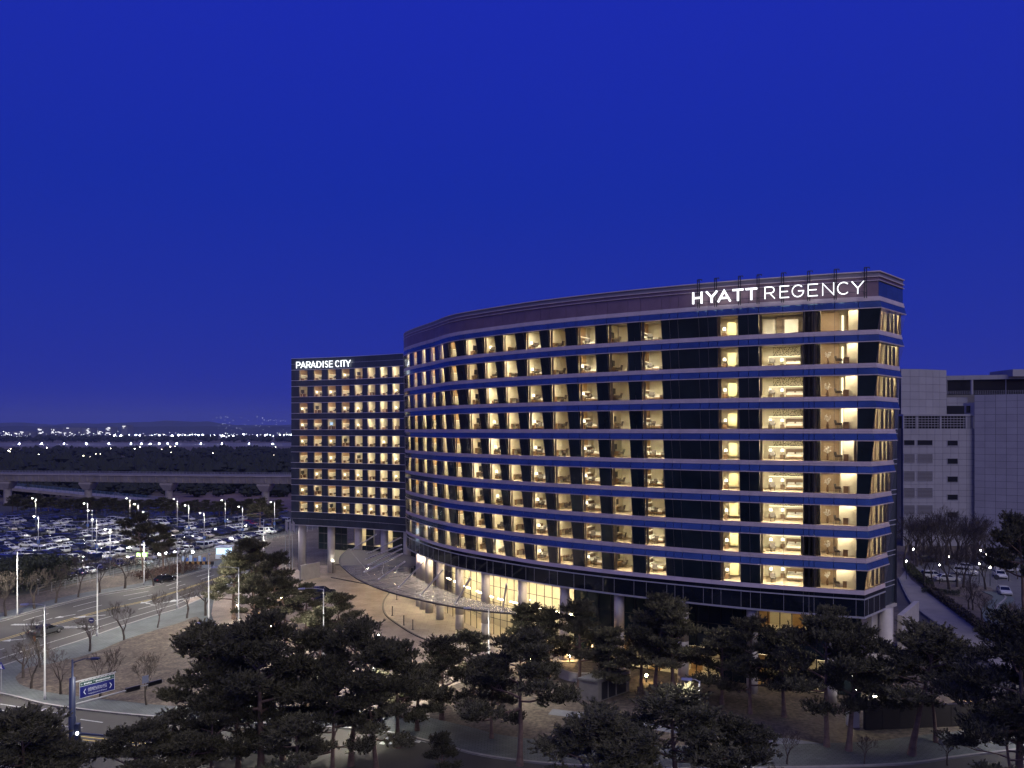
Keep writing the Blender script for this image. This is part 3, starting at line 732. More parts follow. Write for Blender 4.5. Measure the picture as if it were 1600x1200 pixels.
for i in range(len(LOB)-1):
    a, b = st0(LOB[i]), st0(LOB[i+1])
    inn.face([a.q(OL-3.4, 0), b.q(OL-3.4, 0), b.q(OL-3.4, 10), a.q(OL-3.4, 10)])
    fl.face([a.q(OL, .14), b.q(OL, .14), b.q(OL-3.4, .14), a.q(OL-3.4, .14)])
    lo2.hexa([a.q(OL-.35, 9.55), b.q(OL-.35, 9.55), b.q(OL-.35, 9.62), a.q(OL-.35, 9.62), a.q(OL-.75, 9.55), b.q(OL-.75, 9.55), b.q(OL-.75, 9.62), a.q(OL-.75, 9.62)])
    if i % 2: sc_.hexa([a.q(OL-2.0, 4.9), b.q(OL-2.0, 4.9), b.q(OL-2.0, 5.0), a.q(OL-2.0, 5.0), a.q(OL-2.2, 4.9), b.q(OL-2.2, 4.9), b.q(OL-2.2, 5.0), a.q(OL-2.2, 5.0)])
inn.build('lobby_wall', M_cream, lob); fl.build('lobby_floor', principled('lobby_stone', (.45, .38, .28), .3), lob)
lo2.build('cove_light', E_lobby, lob); sc_.build('strip_light', E_lobby, lob)
# dark glazing beyond the lobby, restaurant windows glowing behind the pines
DK = [HP.from_px(868+k*(1358-868)/24) for k in range(24)]+[TE-.5]
dkp = empty('dark_ground_storey'); dkp.parent = hotel
for i in range(len(DK)-1):
    a, b = st0(DK[i]), st0(DK[i+1]); px = 868+i*(1358-868)/24
    lit_low = 925 < px < 1110 or 1172 < px < 1285; lit_high = 1172 < px < 1285
    panel(a, b, OL, 3.9, OL, 7.0, 'ground_pane', M_glass_w if lit_high and 0 else M_dark, dkp, gap=.02)
    panel(a, b, OL, 7.0, OL, 10.0, 'ground_pane', M_glass_w if lit_high else M_dark, dkp, gap=.02)
    panel(a, b, OL, .1, OL, 3.9, 'ground_pane', M_glass_w if lit_low else M_dark, dkp, gap=.02, only_quad=lit_low)
    m = MB(); m.tube(a.q(OL+.03, .1), a.q(OL+.03, 10), .07, n=4); m.build('mullion', M_frame, dkp)
    for flag, z0, z1 in ((lit_low, .1, 3.9), (lit_high, 7.0, 10.0)):
        if flag:
            m = MB(); m.face([a.q(OL-3, z0), b.q(OL-3, z0), b.q(OL-3, z1), a.q(OL-3, z1)]); m.face([a.q(OL, z0), b.q(OL, z0), b.q(OL-3, z0), a.q(OL-3, z0)]); m.build('restaurant_wall', M_cream if i % 3 else M_wood, dkp)
            m = MB(); m.face([a.q(OL-.4, z1-.1), b.q(OL-.4, z1-.1), b.q(OL-.8, z1-.1), a.q(OL-.8, z1-.1)]); m.build('cove_light', E_rest, dkp)
# concrete base walls at the right end
bw = MB(); a = pe-mit*3.2+Vector((.5, 0))
for (p0, p1, th, h) in ((G(1362, 1092), G(1396, 1060), .5, 10.0), (G(1410, 1040), G(1436, 1012), .6, 6.6)):
    d = (p1-p0); n = Vector((-d.y, d.x, 0)).normalized()*th
    m = MB(); m.hexa([p0, p1, p1+Vector((0, 0, h)), p0+Vector((0, 0, h)), p0+n, p1+n, p1+n+Vector((0, 0, h)), p0+n+Vector((0, 0, h))]); m.build('concrete_base_wall', M_conc, hotel)
q = E0+T2*.8-n2*1.2
m = MB(); m.lathe([(.8, 0), (.8, 10.0)], 24); c = m.build('column', M_col, hotel, True); c.location = (q.x, q.y, 0)
m = MB(); m.box((-.25, -.25, 0), (.25, .25, .2)); up = m.build('uplight', E_post, hotel); up.location = (q.x-1.9, q.y-1.2, .02)
# downlights in the soffit above the forecourt
for k, px in enumerate((640, 648, 660, 684, 720, 770, 830)):
    t = HP.from_px(px); p, n = HP.at(t); q = p-n*1.7+Vector((n.y, -n.x))*0
    m = MB(); m.lathe([(.22, 0), (.22, .03)], 12); d = m.build('downlight', E_down, hotel); d.location = (q.x, q.y, 9.97)
# ------------------------------------------------------------------ roof sign
def arc(cx, cy, rx, ry, a0, a1, n=14): return [(cx+rx*math.cos(math.radians(a0+(a1-a0)*i/n)), cy+ry*math.sin(math.radians(a0+(a1-a0)*i/n))) for i in range(n+1)]
GL = {'H': [[(0, 0), (0, 1)], [(1, 0), (1, 1)], [(0, .5), (1, .5)]], 'Y': [[(0, 1), (.5, .45), (.5, 0)], [(1, 1), (.5, .45)]],
      'A': [[(0, 0), (.5, 1), (1, 0)], [(.2, .3), (.8, .3)]], 'T': [[(0, 1), (1, 1)], [(.5, 1), (.5, 0)]],
      'R': [[(0, 0), (0, 1), (.55, 1)]+arc(.55, .73, .42, .27, 90, -90)+[(0, .46)], [(.5, .46), (1, 0)]],
      'E': [[(1, 1), (0, 1), (0, 0), (1, 0)], [(0, .52), (.86, .52)]], 'G': [arc(.5, .5, .5, .5, 48, 360, 22)+[(.55, .5)]],
      'N': [[(0, 0), (0, 1), (1, 0), (1, 1)]], 'C': [arc(.5, .5, .5, .5, 48, 312, 20)],
      'P': [[(0, 0), (0, 1), (.55, 1)]+arc(.55, .72, .42, .28, 90, -90)+[(0, .44)]], 'D': [[(0, 0), (0, 1), (.35, 1)]+arc(.35, .5, .62, .5, 90, -90)+[(0, 0)]],
      'I': [[(.5, 0), (.5, 1)]], 'S': [arc(.5, .75, .42, .25, 40, 270, 12)+arc(.5, .25, .45, .25, 90, -140, 12)]}
def glyph(ch, w, h, wt, depth=.16):
    m = MB()
    for pl in GL[ch]:
        P = [Vector((x*(w-wt)+wt/2, y*(h-wt)+wt/2)) for x, y in pl]
        if (P[0]-P[-1]).length > 1e-4:
            if len(P) == 2 or True:
                e0 = (P[0]-P[1]).normalized()*wt/2; e1 = (P[-1]-P[-2]).normalized()*wt/2; P[0] = P[0]+e0; P[-1] = P[-1]+e1
        Lf, Rt = [], []
        for i, p in enumerate(P):
            a = (p-P[i-1]).normalized() if i else (P[1]-p).normalized(); b = (P[i+1]-p).normalized() if i < len(P)-1 else a
            na, nb = Vector((-a.y, a.x)), Vector((-b.y, b.x)); d = 1+na.dot(nb); mm = (na+nb)/max(d, .35)
            Lf.append(p+mm*wt/2); Rt.append(p-mm*wt/2)
        for i in range(len(P)-1):
            q = [Lf[i], Rt[i], Rt[i+1], Lf[i+1]]; m.hexa([(v.x, -depth, v.y) for v in q]+[(v.x, 0, v.y) for v in q])
    return m
def place_letters(path, chars, edges, z, h, wt, off, parent, mat):
    for ch, (a, b) in zip(chars, edges):
        A = path.at(path.from_px(a)); B = path.at(path.from_px(b)); pa = A[0]+A[1]*off; pb = B[0]+B[1]*off
        w = (pb-pa).length; t = (pb-pa).normalized()
        o = glyph(ch, w, h, wt).build('letter', mat, parent)
        o.matrix_local = Matrix(((t.x, -t.y, 0, pa.x), (t.y, t.x, 0, pa.y), (0, 0, 1, z), (0, 0, 0, 1)))
        o['label'] = 'glowing white letter %s' % ch
sg = empty('rooftop_letter_sign'); tag(sg, 'glowing white letters HYATT REGENCY along the curved hotel parapet', 'sign')
zx = lambda *p: [(1040+a/4, 1040+b/4) for a, b in p]
place_letters(HP, 'HYATT', zx((196, 257), (278, 347), (348, 427), (437, 502), (514, 584)), 45.72, 1.36, .205, 2.0, sg, E_sign)
place_letters(HP, 'REGENCY', zx((628, 690), (719, 776), (792, 866), (889, 950), (976, 1046), (1064, 1140), (1150, 1226)), 45.72, 1.36, .09, 2.0, sg, E_sign)
for px in (1095, 1121, 1157, 1185, 1222, 1262, 1302, 1348):
    p, n = HP.at(HP.from_px(px)); t = Vector((-n.y, n.x)); m = MB()
    q = lambda o, z, s=0: Vector((p.x+n.x*o+t.x*s, p.y+n.y*o+t.y*s, z))
    for s in (0, .22): m.tube(q(1.55, 45.3, s), q(1.55, 48.62, s), .05, n=5)
    m.tube(q(1.55, 48.62), q(1.55, 48.62, .5), .05, n=5); m.tube(q(1.55, 48.62, .5), q(1.55, 48.45, .5), .05, n=5)
    for z in (45.9, 46.6, 47.3, 48.5): m.tube(q(.9, z), q(1.82, z), .035, n=4); m.tube(q(1.55, z), q(1.55, z, .22), .03, n=4)
    m.build('support_post', M_steel, sg)
for z in (45.95, 46.95):
    m = MB(); pts = [HP.at(HP.from_px(px)) for px in range(1090, 1349, 6)]; m.path([Vector((p.x+n.x*1.8, p.y+n.y*1.8, z)) for p, n in pts], [.03]*len(pts), 4); m.build('support_rail', M_steel, sg)

# ================================================================== rectangular wing (left)
PP = Path([(-48.7, 169.4), (-42, 167.2), (-35, 164.4), (-28.5, 161.2), (-22.5, 157.6), (-17, 153.6)])
wing = empty('rectangular_wing'); tag(wing, 'dark panelled hotel wing with a grid of small square lit windows', 'hotel')
wc = [HP and PP.from_px(440+x/4) for x in (135, 225, 312, 398, 480, 560, 637, 713)]
WW = 2.08
def pst(t):
    p, n = PP.at(min(max(t, 0), PP.L[-1])); return St(p, n)
edges = [0.0]
for c in wc: edges += [c-WW/2, c+WW/2]
edges += [min(PP.L[-1]-.1, wc[-1]+3.0), PP.L[-1]]
bnds = []
for i in range(len(edges)-1):
    a, b = edges[i], edges[i+1]
    isw = i % 2 == 1 and i < 16
    if not isw and b-a > 1.0: bnds += [(a, (a+b)/2, 0), ((a+b)/2, b, 0)]
    else: bnds.append((a, b, isw))
def pz(r): return 41.9-3.6*r
for r in range(9):
    z = pz(r); storey = empty('storey'); storey.parent = wing
    wi = 0
    for a, b, isw in bnds:
        sa, sb = pst(a), pst(b)
        if isw:
            wi += 1
            panel(sa, sb, -.03, z, -.03, z+2.28, 'window_pane', M_glass, storey, only_quad=True, gap=.04)
            M, w = frame_at(sa, sb, -.2, z)
            where = 'panelled wing, %s row down, %s window from left' % (ORD[r+1], ORD[wi])
            kk = 'A' if (wi*3+r*2) % 5 else 'B'
            lit = RL.random(); m, x0, x1, D = room_shell(w, kk, lit, .05); D = 4.6
            ro = m.build('room_interior', SHELLS, storey); ro.matrix_world = M
            cv = MB(); cv.face([(x0+.2, .30, 2.60), (x0+.2, .58, 2.60), (x1-.2, .58, 2.60), (x1-.2, .30, 2.60)])
            cv.build('cove_light', E_cove_b if lit > .4 else E_cove, ro)
            if kk == 'A':
                l = MB(); l.box((x0+.005, .3, 1.34), (x0+.03, D-.1, 1.39)); l.build('light_line', E_line, ro)
                put('nightstand', ME_stand, M, 'nightstand in %s' % where, 'nightstand', 'wing nightstands', x0+.5, 1.5)
                if lit < .45: put_lamp(M, 'glowing table lamp in %s' % where, x0+.5, 1.5, .53, 'wing table lamps')
                put('armchair', ME_chair, M, 'dark armchair in %s' % where, 'armchair', 'wing armchairs', .15, 1.0, rz=RL.uniform(-.6, .6))
            else:
                put('desk', ME_desk, M, 'brown desk in %s' % where, 'desk', 'wing desks', x0+.02, 2.2)
                tv = put('television', ME_tv, M, 'dark television in %s' % where, 'television', 'wing televisions', x0+.03, 2.2)
                if RL.random() < .12: link('lit_screen', ME_tvon, tv); tv['label'] = 'television glowing blue in %s' % where
            cu = MB(); wavy(cu, -w/2, -w/2+.25, .1, .02, 2.26); cu.build('curtain', M_tan, ro)
        else: panel(sa, sb, 0, z, 0, z+2.28, 'wall_panel', M_dark2, storey, gap=.02, th=.1)
        panel(sa, sb, 0, z+2.28, 0, z+3.6, 'spandrel_panel', M_dark2, storey, gap=.02, th=.1)
    for zz_ in (z-.02, z+2.30):
        m = MB(); n_ = 24
        P_ = [pst(PP.L[-1]*i/n_).q(.06, zz_) for i in range(n_+1)]; m.path(P_, [.065]*(n_+1), 4); m.build('transom_bar', M_line, storey)
par2 = empty('wing_parapet'); par2.parent = wing
for a, b, isw in bnds:
    sa, sb = pst(a), pst(b)
    panel(sa, sb, 0, 45.5, 0, 46.7, 'parapet_panel', M_dark2, par2, gap=.02, th=.1)
    panel(sa, sb, 0, 10.2, 0, 11.6, 'apron_panel', M_dark2, par2, gap=.02, th=.1)
    panel(sa, sb, 0, 11.6, 0, 13.1, 'apron_panel', M_dark2, par2, gap=.02, th=.1)
for zz_, w_ in ((45.5, .03), (46.75, .06), (11.6, .03), (10.14, .1)):
    m = MB(); P_ = [pst(PP.L[-1]*i/24).q(.05, zz_) for i in range(25)]; m.path(P_, [w_]*25, 4); m.build('transom_bar', M_line, par2)
fp = [pst(PP.L[-1]*i/24).q(-4.9, 0) for i in range(25)]
wb = [Vector((-5, 165, 0)), Vector((-22, 185, 0)), Vector((-42, 190, 0))]
slab('roof', 46.3, 46.6, M_rear, wing, [Vector(p[:2]) for p in [pst(PP.L[-1]*i/24).q(-.3, 0) for i in range(25)]+wb])
slab('soffit', 10.05, 10.3, M_conc, wing, [Vector(p[:2]) for p in [pst(PP.L[-1]*i/24).q(-.1, 0) for i in range(25)]+wb])
rear = MB(); wl = [pst(0).q(-.1, 0)]+wb[::-1]+[pst(PP.L[-1]).q(-.1, 0)]
for i in range(len(wl)-1): rear.face([(wl[i].x, wl[i].y, 10), (wl[i+1].x, wl[i+1].y, 10), (wl[i+1].x, wl[i+1].y, 46.4), (wl[i].x, wl[i].y, 46.4)])
rear.build('rear_wall', M_rear, wing)
for px in (467, 512.5, 555, 595, 630):
    t = PP.from_px(px); p, n = PP.at(t); q = p-n*1.2
    m = MB(); m.lathe([(.78, 0), (.78, 10.1)], 24); c = m.build('column', M_col, wing, True); c.location = (q.x, q.y, 0)
lower = empty('wing_lower_floors'); lower.parent = wing
tb = [PP.from_px(x) for x in (478, 486, 494, 503, 512, 521, 532, 541, 550, 561, 571, 581, 590, 602, 614, 626, 634)]
for i in range(len(tb)-1):
    a, b = pst(tb[i]), pst(tb[i+1]); px = 800+F*a.p.x/a.p.y; OL2 = -5.2
    lit = 519 < px < 549 or 560 < px < 589
    for z0, z1 in ((4.2, 5.6), (5.6, 7.8), (7.8, 10.0)):
        l_ = lit and z0 > 5; panel(a, b, OL2, z0, OL2, z1, 'lower_pane', M_glass_w if l_ else M_dark, lower, gap=.04, only_quad=l_)
    panel(a, b, OL2-1.5, .1, OL2-1.5, 4.2, 'lower_pane', M_glass_w if px < 560 else M_dark, lower, gap=.04, only_quad=px < 560)
    m = MB(); m.tube(a.q(OL2+.03, 4.2), a.q(OL2+.03, 10), .06, n=4); m.build('mullion', M_frame, lower)
    if lit:
        m = MB(); m.face([a.q(OL2-3, 5.6), b.q(OL2-3, 5.6), b.q(OL2-3, 10), a.q(OL2-3, 10)]); m.face([a.q(OL2, 5.6), b.q(OL2, 5.6), b.q(OL2-3, 5.6), a.q(OL2-3, 5.6)]); m.build('restaurant_wall', M_cream, lower)
        m = MB(); m.face([a.q(OL2-.5, 9.9), b.q(OL2-.5, 9.9), b.q(OL2-.9, 9.9), a.q(OL2-.9, 9.9)]); m.build('cove_light', E_lobby, lower)
    if px < 560:
        m = MB(); m.face([a.q(OL2-5, .1), b.q(OL2-5, .1), b.q(OL2-5, 4.2), a.q(OL2-5, 4.2)]); m.build('passage_wall', M_cream, lower)
sg2 = empty('wing_letter_sign'); tag(sg2, 'glowing white letters PARADISE CITY at the top of the panelled wing', 'sign')
zx2 = lambda *p: [(440+a/4, 440+b/4) for a, b in p]
place_letters(PP, 'PARADISECITY', zx2((99, 125), (126, 157), (162, 188), (189, 220), (227, 256), (262, 272), (278, 298), (305, 327), (343, 370), (374, 384), (385, 410), (409, 439)), 44.55, 1.42, .125, .35, sg2, E_sign)
# ================================================================== entrance canopy
CZ = 5.6
outer = [G(*p, z=CZ) for p in ((545, 857), (533, 868), (531, 880), (540, 890), (560, 905), (600, 922), (652, 936), (700, 946), (750, 954), (815, 960))]
inner = [Vector((-33, 163, CZ)), Vector((-28, 160, CZ)), Vector((-22, 156.5, CZ)), Vector((-17.5, 148.5, CZ)), Vector((-18.6, 140, CZ)), Vector((-17.4, 134, CZ)), Vector((-13.5, 126, CZ)), Vector((-7.5, 116.6, CZ)), Vector((-2.2, 110.8, CZ)), Vector((2.2, 107, CZ))]
oc = resample(outer, 31); ic = resample(inner, 31)
can = empty('glass_canopy'); tag(can, 'crescent glass entrance canopy hung on steel tie rods below the curved hotel', 'canopy')
M_can = bpy.data.materials.new('canopy_glass'); M_can.use_nodes = True
_n = M_can.node_tree.nodes; _l = M_can.node_tree.links; _b = _n['Principled BSDF']; _b.inputs['Base Color'].default_value = (.35, .34, .36, 1); _b.inputs['Roughness'].default_value = .4; _b.inputs['Specular IOR Level'].default_value = .25
_tr = _n.new('ShaderNodeBsdfTransparent'); _tr.inputs[0].default_value = (.85, .85, .85, 1); _mx = _n.new('ShaderNodeMixShader'); _mx.inputs[0].default_value = .38
_l.new(_tr.outputs[0], _mx.inputs[1]); _l.new(_b.outputs[0], _mx.inputs[2]); _l.new(_mx.outputs[0], _n['Material Output'].inputs[0])
NV = 4
def cp(i, v, dz=0): q = oc[i].lerp(ic[i], v/NV); return Vector((q.x, q.y, CZ+.25*math.sin(v/NV*3.14)*0+.12*v/NV+dz))
for i in range(30):
    for v in range(NV):
        m = MB(); a, b, c, d = cp(i, v), cp(i+1, v), cp(i+1, v+1), cp(i, v+1); g = .02
        ctr = (a+b+c+d)/4; pts = [p+(ctr-p)*g for p in (a, b, c, d)]
        dn = Vector((0, 0, .03)); m.hexa(pts+[p+dn for p in pts]); m.build('glass_panel', M_can, can)
for i in range(0, 31):
    m = MB(); m.tube(cp(i, 0, -.14), cp(i, NV, -.14), .06 if i % 3 else .11, n=5); m.build('rib', M_line if i % 3 else M_pole, can)
m = MB(); m.path([cp(i, 0, -.05) for i in range(31)], [.13]*31, 6); m.build('edge_beam', M_steel, can)
m = MB()
for v in (1, 2, 3): m.path([cp(i, v, -.05) for i in range(31)], [.05]*31, 4)
m.build('purlins', M_line, can)
for a, b in (((440, 315), (592, 220)), ((540, 340), (745, 240)), ((530, 375), (750, 285)), ((545, 410), (750, 310)), ((520, 455), (755, 340)), ((610, 500), (770, 390)), ((735, 550), (890, 390)), ((870, 600), (1010, 440)), ((1090, 650), (1180, 490)), ((1380, 700), (1405, 530))):
    lo = G(440+a[0]/4, 780+a[1]/4, CZ+.1); upx, upy = 440+b[0]/4, 780+b[1]/4
    du = 20.4*F/(upy-HZ); hi = PD(upx, upy, du)
    m = MB(); m.tube(lo, hi, .13, n=8); m.lathe([(.28, -.05), (.2, .15)], 8, lo); m.build('tie_rod', M_line, can)
for i, (k, v) in enumerate(((4, 2), (7, 1.4), (7, 2.8), (10, 1.2), (10, 2.6), (13, 1.5), (13, 2.9), (17, 2))):
    q = oc[k].lerp(ic[k], v/NV); m = MB(); m.lathe([(.2, 0), (.2, .05)], 10); d = m.build('downlight', M_steel, can); d.location = (q.x, q.y, CZ-.25); m = MB(); m.lathe([(.17, -.012), (.17, -.002)], 10); m.build('lens', E_down, d)
# ================================================================== neighbour building (right)
nb = empty('grey_office_block'); tag(nb, 'large grey panelled block with dark windows beyond the side car park', 'building')
M_gp = principled('grey_cladding', (.34, .33, .36), .6, var=.07, scale=.15, objrand=.05)
M_gp2 = principled('grey_joint_backing', (.06, .06, .07), .8)
M_nwin = principled('unlit_window', (.008, .010, .014), .3, spec=.25)
M_mesh = principled('louvre_grey', (.13, .12, .13), .7)
def n_plane(xa, da, xb, db):   # wall through two picture columns at two depths
    A = Vector(((xa-800)*da/F, da)); B = Vector(((xb-800)*db/F, db)); return A, B
def n_wall(xa, da, xb, db, ztop, zbot, dx, dz, holes=(), name='wall_panel'):
    A, B = n_plane(xa, da, xb, db); L = (B-A).length; t = (B-A).normalized(); nrm = Vector((t.y, -t.x))
    def P3(s, z, o=0): q = A+t*s+nrm*o; return Vector((q.x, q.y, z))
    m = MB(); m.hexa([P3(0, zbot, -.12), P3(L, zbot, -.12), P3(L, ztop, -.12), P3(0, ztop, -.12), P3(0, zbot, -1), P3(L, zbot, -1), P3(L, ztop, -1), P3(0, ztop, -1)]); m.build('wall_core', M_gp2, nb)
    nx = max(1, round(L/dx)); nz = max(1, round((ztop-zbot)/dz)); cx = L/nx; cz = (ztop-zbot)/nz
    for i in range(nx):
        for j in range(nz):
            s0, s1, z0, z1 = i*cx, (i+1)*cx, zbot+j*cz, zbot+(j+1)*cz
            if any(s0 < h[1]-.1 and s1 > h[0]+.1 and z0 < h[3]-.1 and z1 > h[2]+.1 for h in holes): continue
            g = .03; m = MB(); q = [P3(s0+g, z0+g), P3(s1-g, z0+g), P3(s1-g, z1-g), P3(s0+g, z1-g)]
            m.hexa(q+[P3(s0+g, z0+g, -.12), P3(s1-g, z0+g, -.12), P3(s1-g, z1-g, -.12), P3(s0+g, z1-g, -.12)]); m.build(name, M_gp, nb)
    return P3, L
ND = 205.0
zy = lambda y, d=ND: CH-(y-HZ)*d/F
sx = lambda px, x0, d=ND: (px-x0)*d/F
# lower left wall with window openings
z1_, z0_ = zy(669.5), 0
cz = (z1_-z0_)/20
holes = []
winrows = [(510, 543), (598, 652), (705, 765), (810, 870), (918, 975)]
hl = []
for k, (a, b) in enumerate(winrows):
    za, zb_ = zy(560+b/4), zy(560+a/4)
    for x0, x1 in ((1412, 1429), (1433, 1457)): hl.append((sx(x0, 1411), sx(x1, 1411), za, zb_, 'mesh' if k else 'win'))
for a, b in ((512, 546), (625, 660), (737, 773), (850, 885), (960, 995)): hl.append((sx(1480, 1411), sx(1496.5, 1411), zy(560+b/4), zy(560+a/4), 'win'))
P3, L = n_wall(1411, ND, 1523, ND, z1_, z0_, 2.1, 1.66, ())
for h in hl:
    m = MB(); x0, x1, za, zc, kd = h
    m.hexa([P3(x0, za, .03), P3(x1, za, .03), P3(x1, zc, .03), P3(x0, zc, .03), P3(x0, za, -.1), P3(x1, za, -.1), P3(x1, zc, -.1), P3(x0, zc, -.1)]); w_ = m.build('window', M_nwin if kd == 'win' else M_mesh, nb)
    m = MB()
    for q0, q1 in (((x0, za), (x1, za)), ((x1, za), (x1, zc)), ((x1, zc), (x0, zc)), ((x0, zc), (x0, za))): m.tube(P3(*q0, .06), P3(*q1, .06), .07, n=4)
    if kd != 'win':
        for k in range(1, 7): m.tube(P3(x0, za+(zc-za)*k/7, .05), P3(x1, za+(zc-za)*k/7, .05), .05, n=4)
    m.build('frame', M_gp, w_)
# louvred gallery above, with posts and rails
zt, zl = zy(650), zy(669.5)
m = MB(); A_ = lambda x, z, o: P3(sx(x, 1411), z, o)
m.hexa([A_(1411, zl, -2), A_(1517, zl, -2), A_(1517, zt, -2), A_(1411, zt, -2), A_(1411, zl, -2.5), A_(1517, zl, -2.5), A_(1517, zt, -2.5), A_(1411, zt, -2.5)]); m.build('gallery_back', M_nwin, nb)
for x in (1411, 1432, 1469, 1509, 1518): m = MB(); m.hexa([A_(x, zl, 0), A_(x+2.2, zl, 0), A_(x+2.2, zt, 0), A_(x, zt, 0), A_(x, zl, -.5), A_(x+2.2, zl, -.5), A_(x+2.2, zt, -.5), A_(x, zt, -.5)]); m.build('gallery_post', M_gp, nb)
for k in range(1, 5): m = MB(); zk = zl+(zt-zl)*k/5; m.tube(A_(1411, zk, -.1), A_(1517, zk, -.1), .12, n=4); m.build('gallery_rail', M_gp, nb)
for x in range(1416, 1516, 5): m = MB(); m.tube(A_(x, zl, -.15), A_(x, zt, -.15), .06, n=4); m.build('gallery_bar', M_gp, nb)
m = MB(); m.hexa([A_(1411, zt, .1), A_(1523, zt, .1), A_(1523, zt+.5, .1), A_(1411, zt+.5, .1), A_(1411, zt, -14), A_(1523, zt, -14), A_(1523, zt+.5, -14), A_(1411, zt+.5, -14)]); m.build('gallery_roof', M_gp, nb)
# stair tower, upper recessed floors
n_wall(1408, 207, 1436, 207.5, zy(575.5), zt+.5, 2.4, 1.9); n_wall(1436, 207.5, 1479, 211, zy(575.5), zt+.5, 2.4, 1.9)
n_wall(1479, 212, 1512, 211.6, zy(619), zt+.5, 2.4, 1.9)
P3u, Lu = n_wall(1479, 212, 1700, 203, zy(587, 212), zy(594, 212), 4, 1.2)
A2, B2 = n_plane(1479, 216, 1700, 207)
m = MB(); m.hexa([(A2.x, A2.y, zy(617, 216)), (B2.x, B2.y, zy(617, 216)), (B2.x, B2.y, zy(593, 216)), (A2.x, A2.y, zy(593, 216)), (A2.x, A2.y+2, zy(617, 216)), (B2.x, B2.y+2, zy(617, 216)), (B2.x, B2.y+2, zy(593, 216)), (A2.x, A2.y+2, zy(593, 216))]); m.build('recessed_glazing', M_nwin, nb)
for s in [0.2, 6.3]+[14.5+5.5*k for k in range(5)]:
    m = MB(); m.tube(P3u(s, zy(617, 212), -.3), P3u(s, zy(594, 212), -.3), .35 if s in (6.3,) else .09, n=6); m.build('recess_post', M_gp, nb)
m = MB()
for k in range(3): m.tube(P3u(0, zy(617, 212)+.3+.35*k, -.1), P3u(Lu, zy(617, 212)+.3+.35*k, -.1), .03, n=4)
for k in range(60): m.tube(P3u(Lu*k/60, zy(617, 212), -.1), P3u(Lu*k/60, zy(617, 212)+1.1, -.1), .025, n=4)
m.build('roof_railing', M_gp, nb)
# projecting right block
P3r, Lr = n_wall(1522.5, 204, 1660, 194, zy(617, 204), 0, 2.35, 1.72, name='cladding_panel')
m = MB(); A3, B3 = n_plane(1512, 206, 1522.5, 204)
m.hexa([(A3.x, A3.y, zt), (B3.x, B3.y, zt), (B3.x, B3.y, zy(629)), (A3.x, A3.y, zy(629)), (A3.x, A3.y+2, zt), (B3.x, B3.y+2, zt), (B3.x, B3.y+2, zy(629)), (A3.x, A3.y+2, zy(629))]); m.build('corner_block', M_gp, nb)
for a, b, y0, y1 in ((1480, 1506, 634, 647.5), (1510.5, 1516, 634, 645)):
    m = MB(); q0, q1 = n_plane(a, 205.4, b, 205.4); m.box((q0.x, 205.2, zy(y1)), (q1.x, 205.6, zy(y0))); m.build('window', M_nwin, nb)
m = MB(); q0 = Vector(((1575-800)*208/F, 208)); m.box((q0.x, 206, zy(588, 206)), (q0.x+22, 216, zy(577, 206))); m.build('roof_plant_room', M_gp, nb)
m = MB(); q0 = n_plane(1408, 208, 1436, 208)[0]; m.prism([(q0.x+1, 221), (150, 221), (150, 260), (q0.x+12, 260)], 0, zy(588, 212)); m.build('core', M_gp, nb)
# ================================================================== viaduct
via = empty('guideway_viaduct'); tag(via, 'pale concrete elevated guideway on flared piers beyond the car park', 'viaduct')
va, vb = Vector((-330, 335)), Vector((40, 285)); vt = (vb-va).normalized(); vn = Vector((-vt.y, vt.x))
vrot = Matrix(((vt.x, vn.x, 0, va.x), (vt.y, vn.y, 0, va.y), (0, 0, 1, 0), (0, 0, 0, 1)))
VL = (vb-va).length
def v_s(px):   # distance along the viaduct at a picture column
    k = (px-800)/F; return (k*va.y-va.x)/(vt.x-k*vt.y)
piers = [v_s(p) for p in (-240, -114, 12, 138, 264, 415, 560)]
seams = [0]+piers[:]+[VL]
for i in range(len(seams)-1):
    a, b = seams[i]+.06, seams[i+1]-.06; m = MB()
    m.hexa([(a, -1.6, 9.9), (b, -1.6, 9.9), (b, -2.4, 12.6), (a, -2.4, 12.6), (a, 1.6, 9.9), (b, 1.6, 9.9), (b, 2.4, 12.6), (a, 2.4, 12.6)])
    m.box((a, -2.7, 12.6), (b, 2.7, 12.9)); o = m.build('girder', M_conc2, via); o.matrix_local = vrot
    m = MB()
    for k in range(int((b-a)/3)): m.box((a+k*3+1, -2.5, 10.2), (a+k*3+1.1, -1.5, 12.55))
    o = m.build('girder_stiffeners', M_conc2, via); o.matrix_local = vrot
    m = MB()
    for s in (-2.6, 2.6):
        for z in (13.3, 13.75, 14.1): m.tube((a, s, z), (b, s, z), .06, n=4)
        for k in range(int((b-a)/1.5)): m.tube((a+k*1.5, s, 12.9), (a+k*1.5, s, 14.1), .05, n=4)
    m.box((a, -1.2, 12.9), (b, -.9, 13.3)); m.box((a, .9, 12.9), (b, 1.2, 13.3)); o = m.build('railing', principled('guideway_rail', (.26, .25, .31), .6, .2), via); o.matrix_local = vrot
for s in piers:
    m = MB(); m.lathe([(1.45, 0), (1.45, 6.8)], 16)
    m.hexa([(-1.5, -1.5, 6.8), (1.5, -1.5, 6.8), (2.6, -2.4, 9.0), (-2.6, -2.4, 9.0), (-1.5, 1.5, 6.8), (1.5, 1.5, 6.8), (2.6, 2.4, 9.0), (-2.6, 2.4, 9.0)]); m.box((-2.6, -2.4, 9.0), (2.6, 2.4, 9.75))
    o = m.build('pier', M_conc2, via, False); o.matrix_local = vrot @ Matrix.Translation((s, 0, 0))
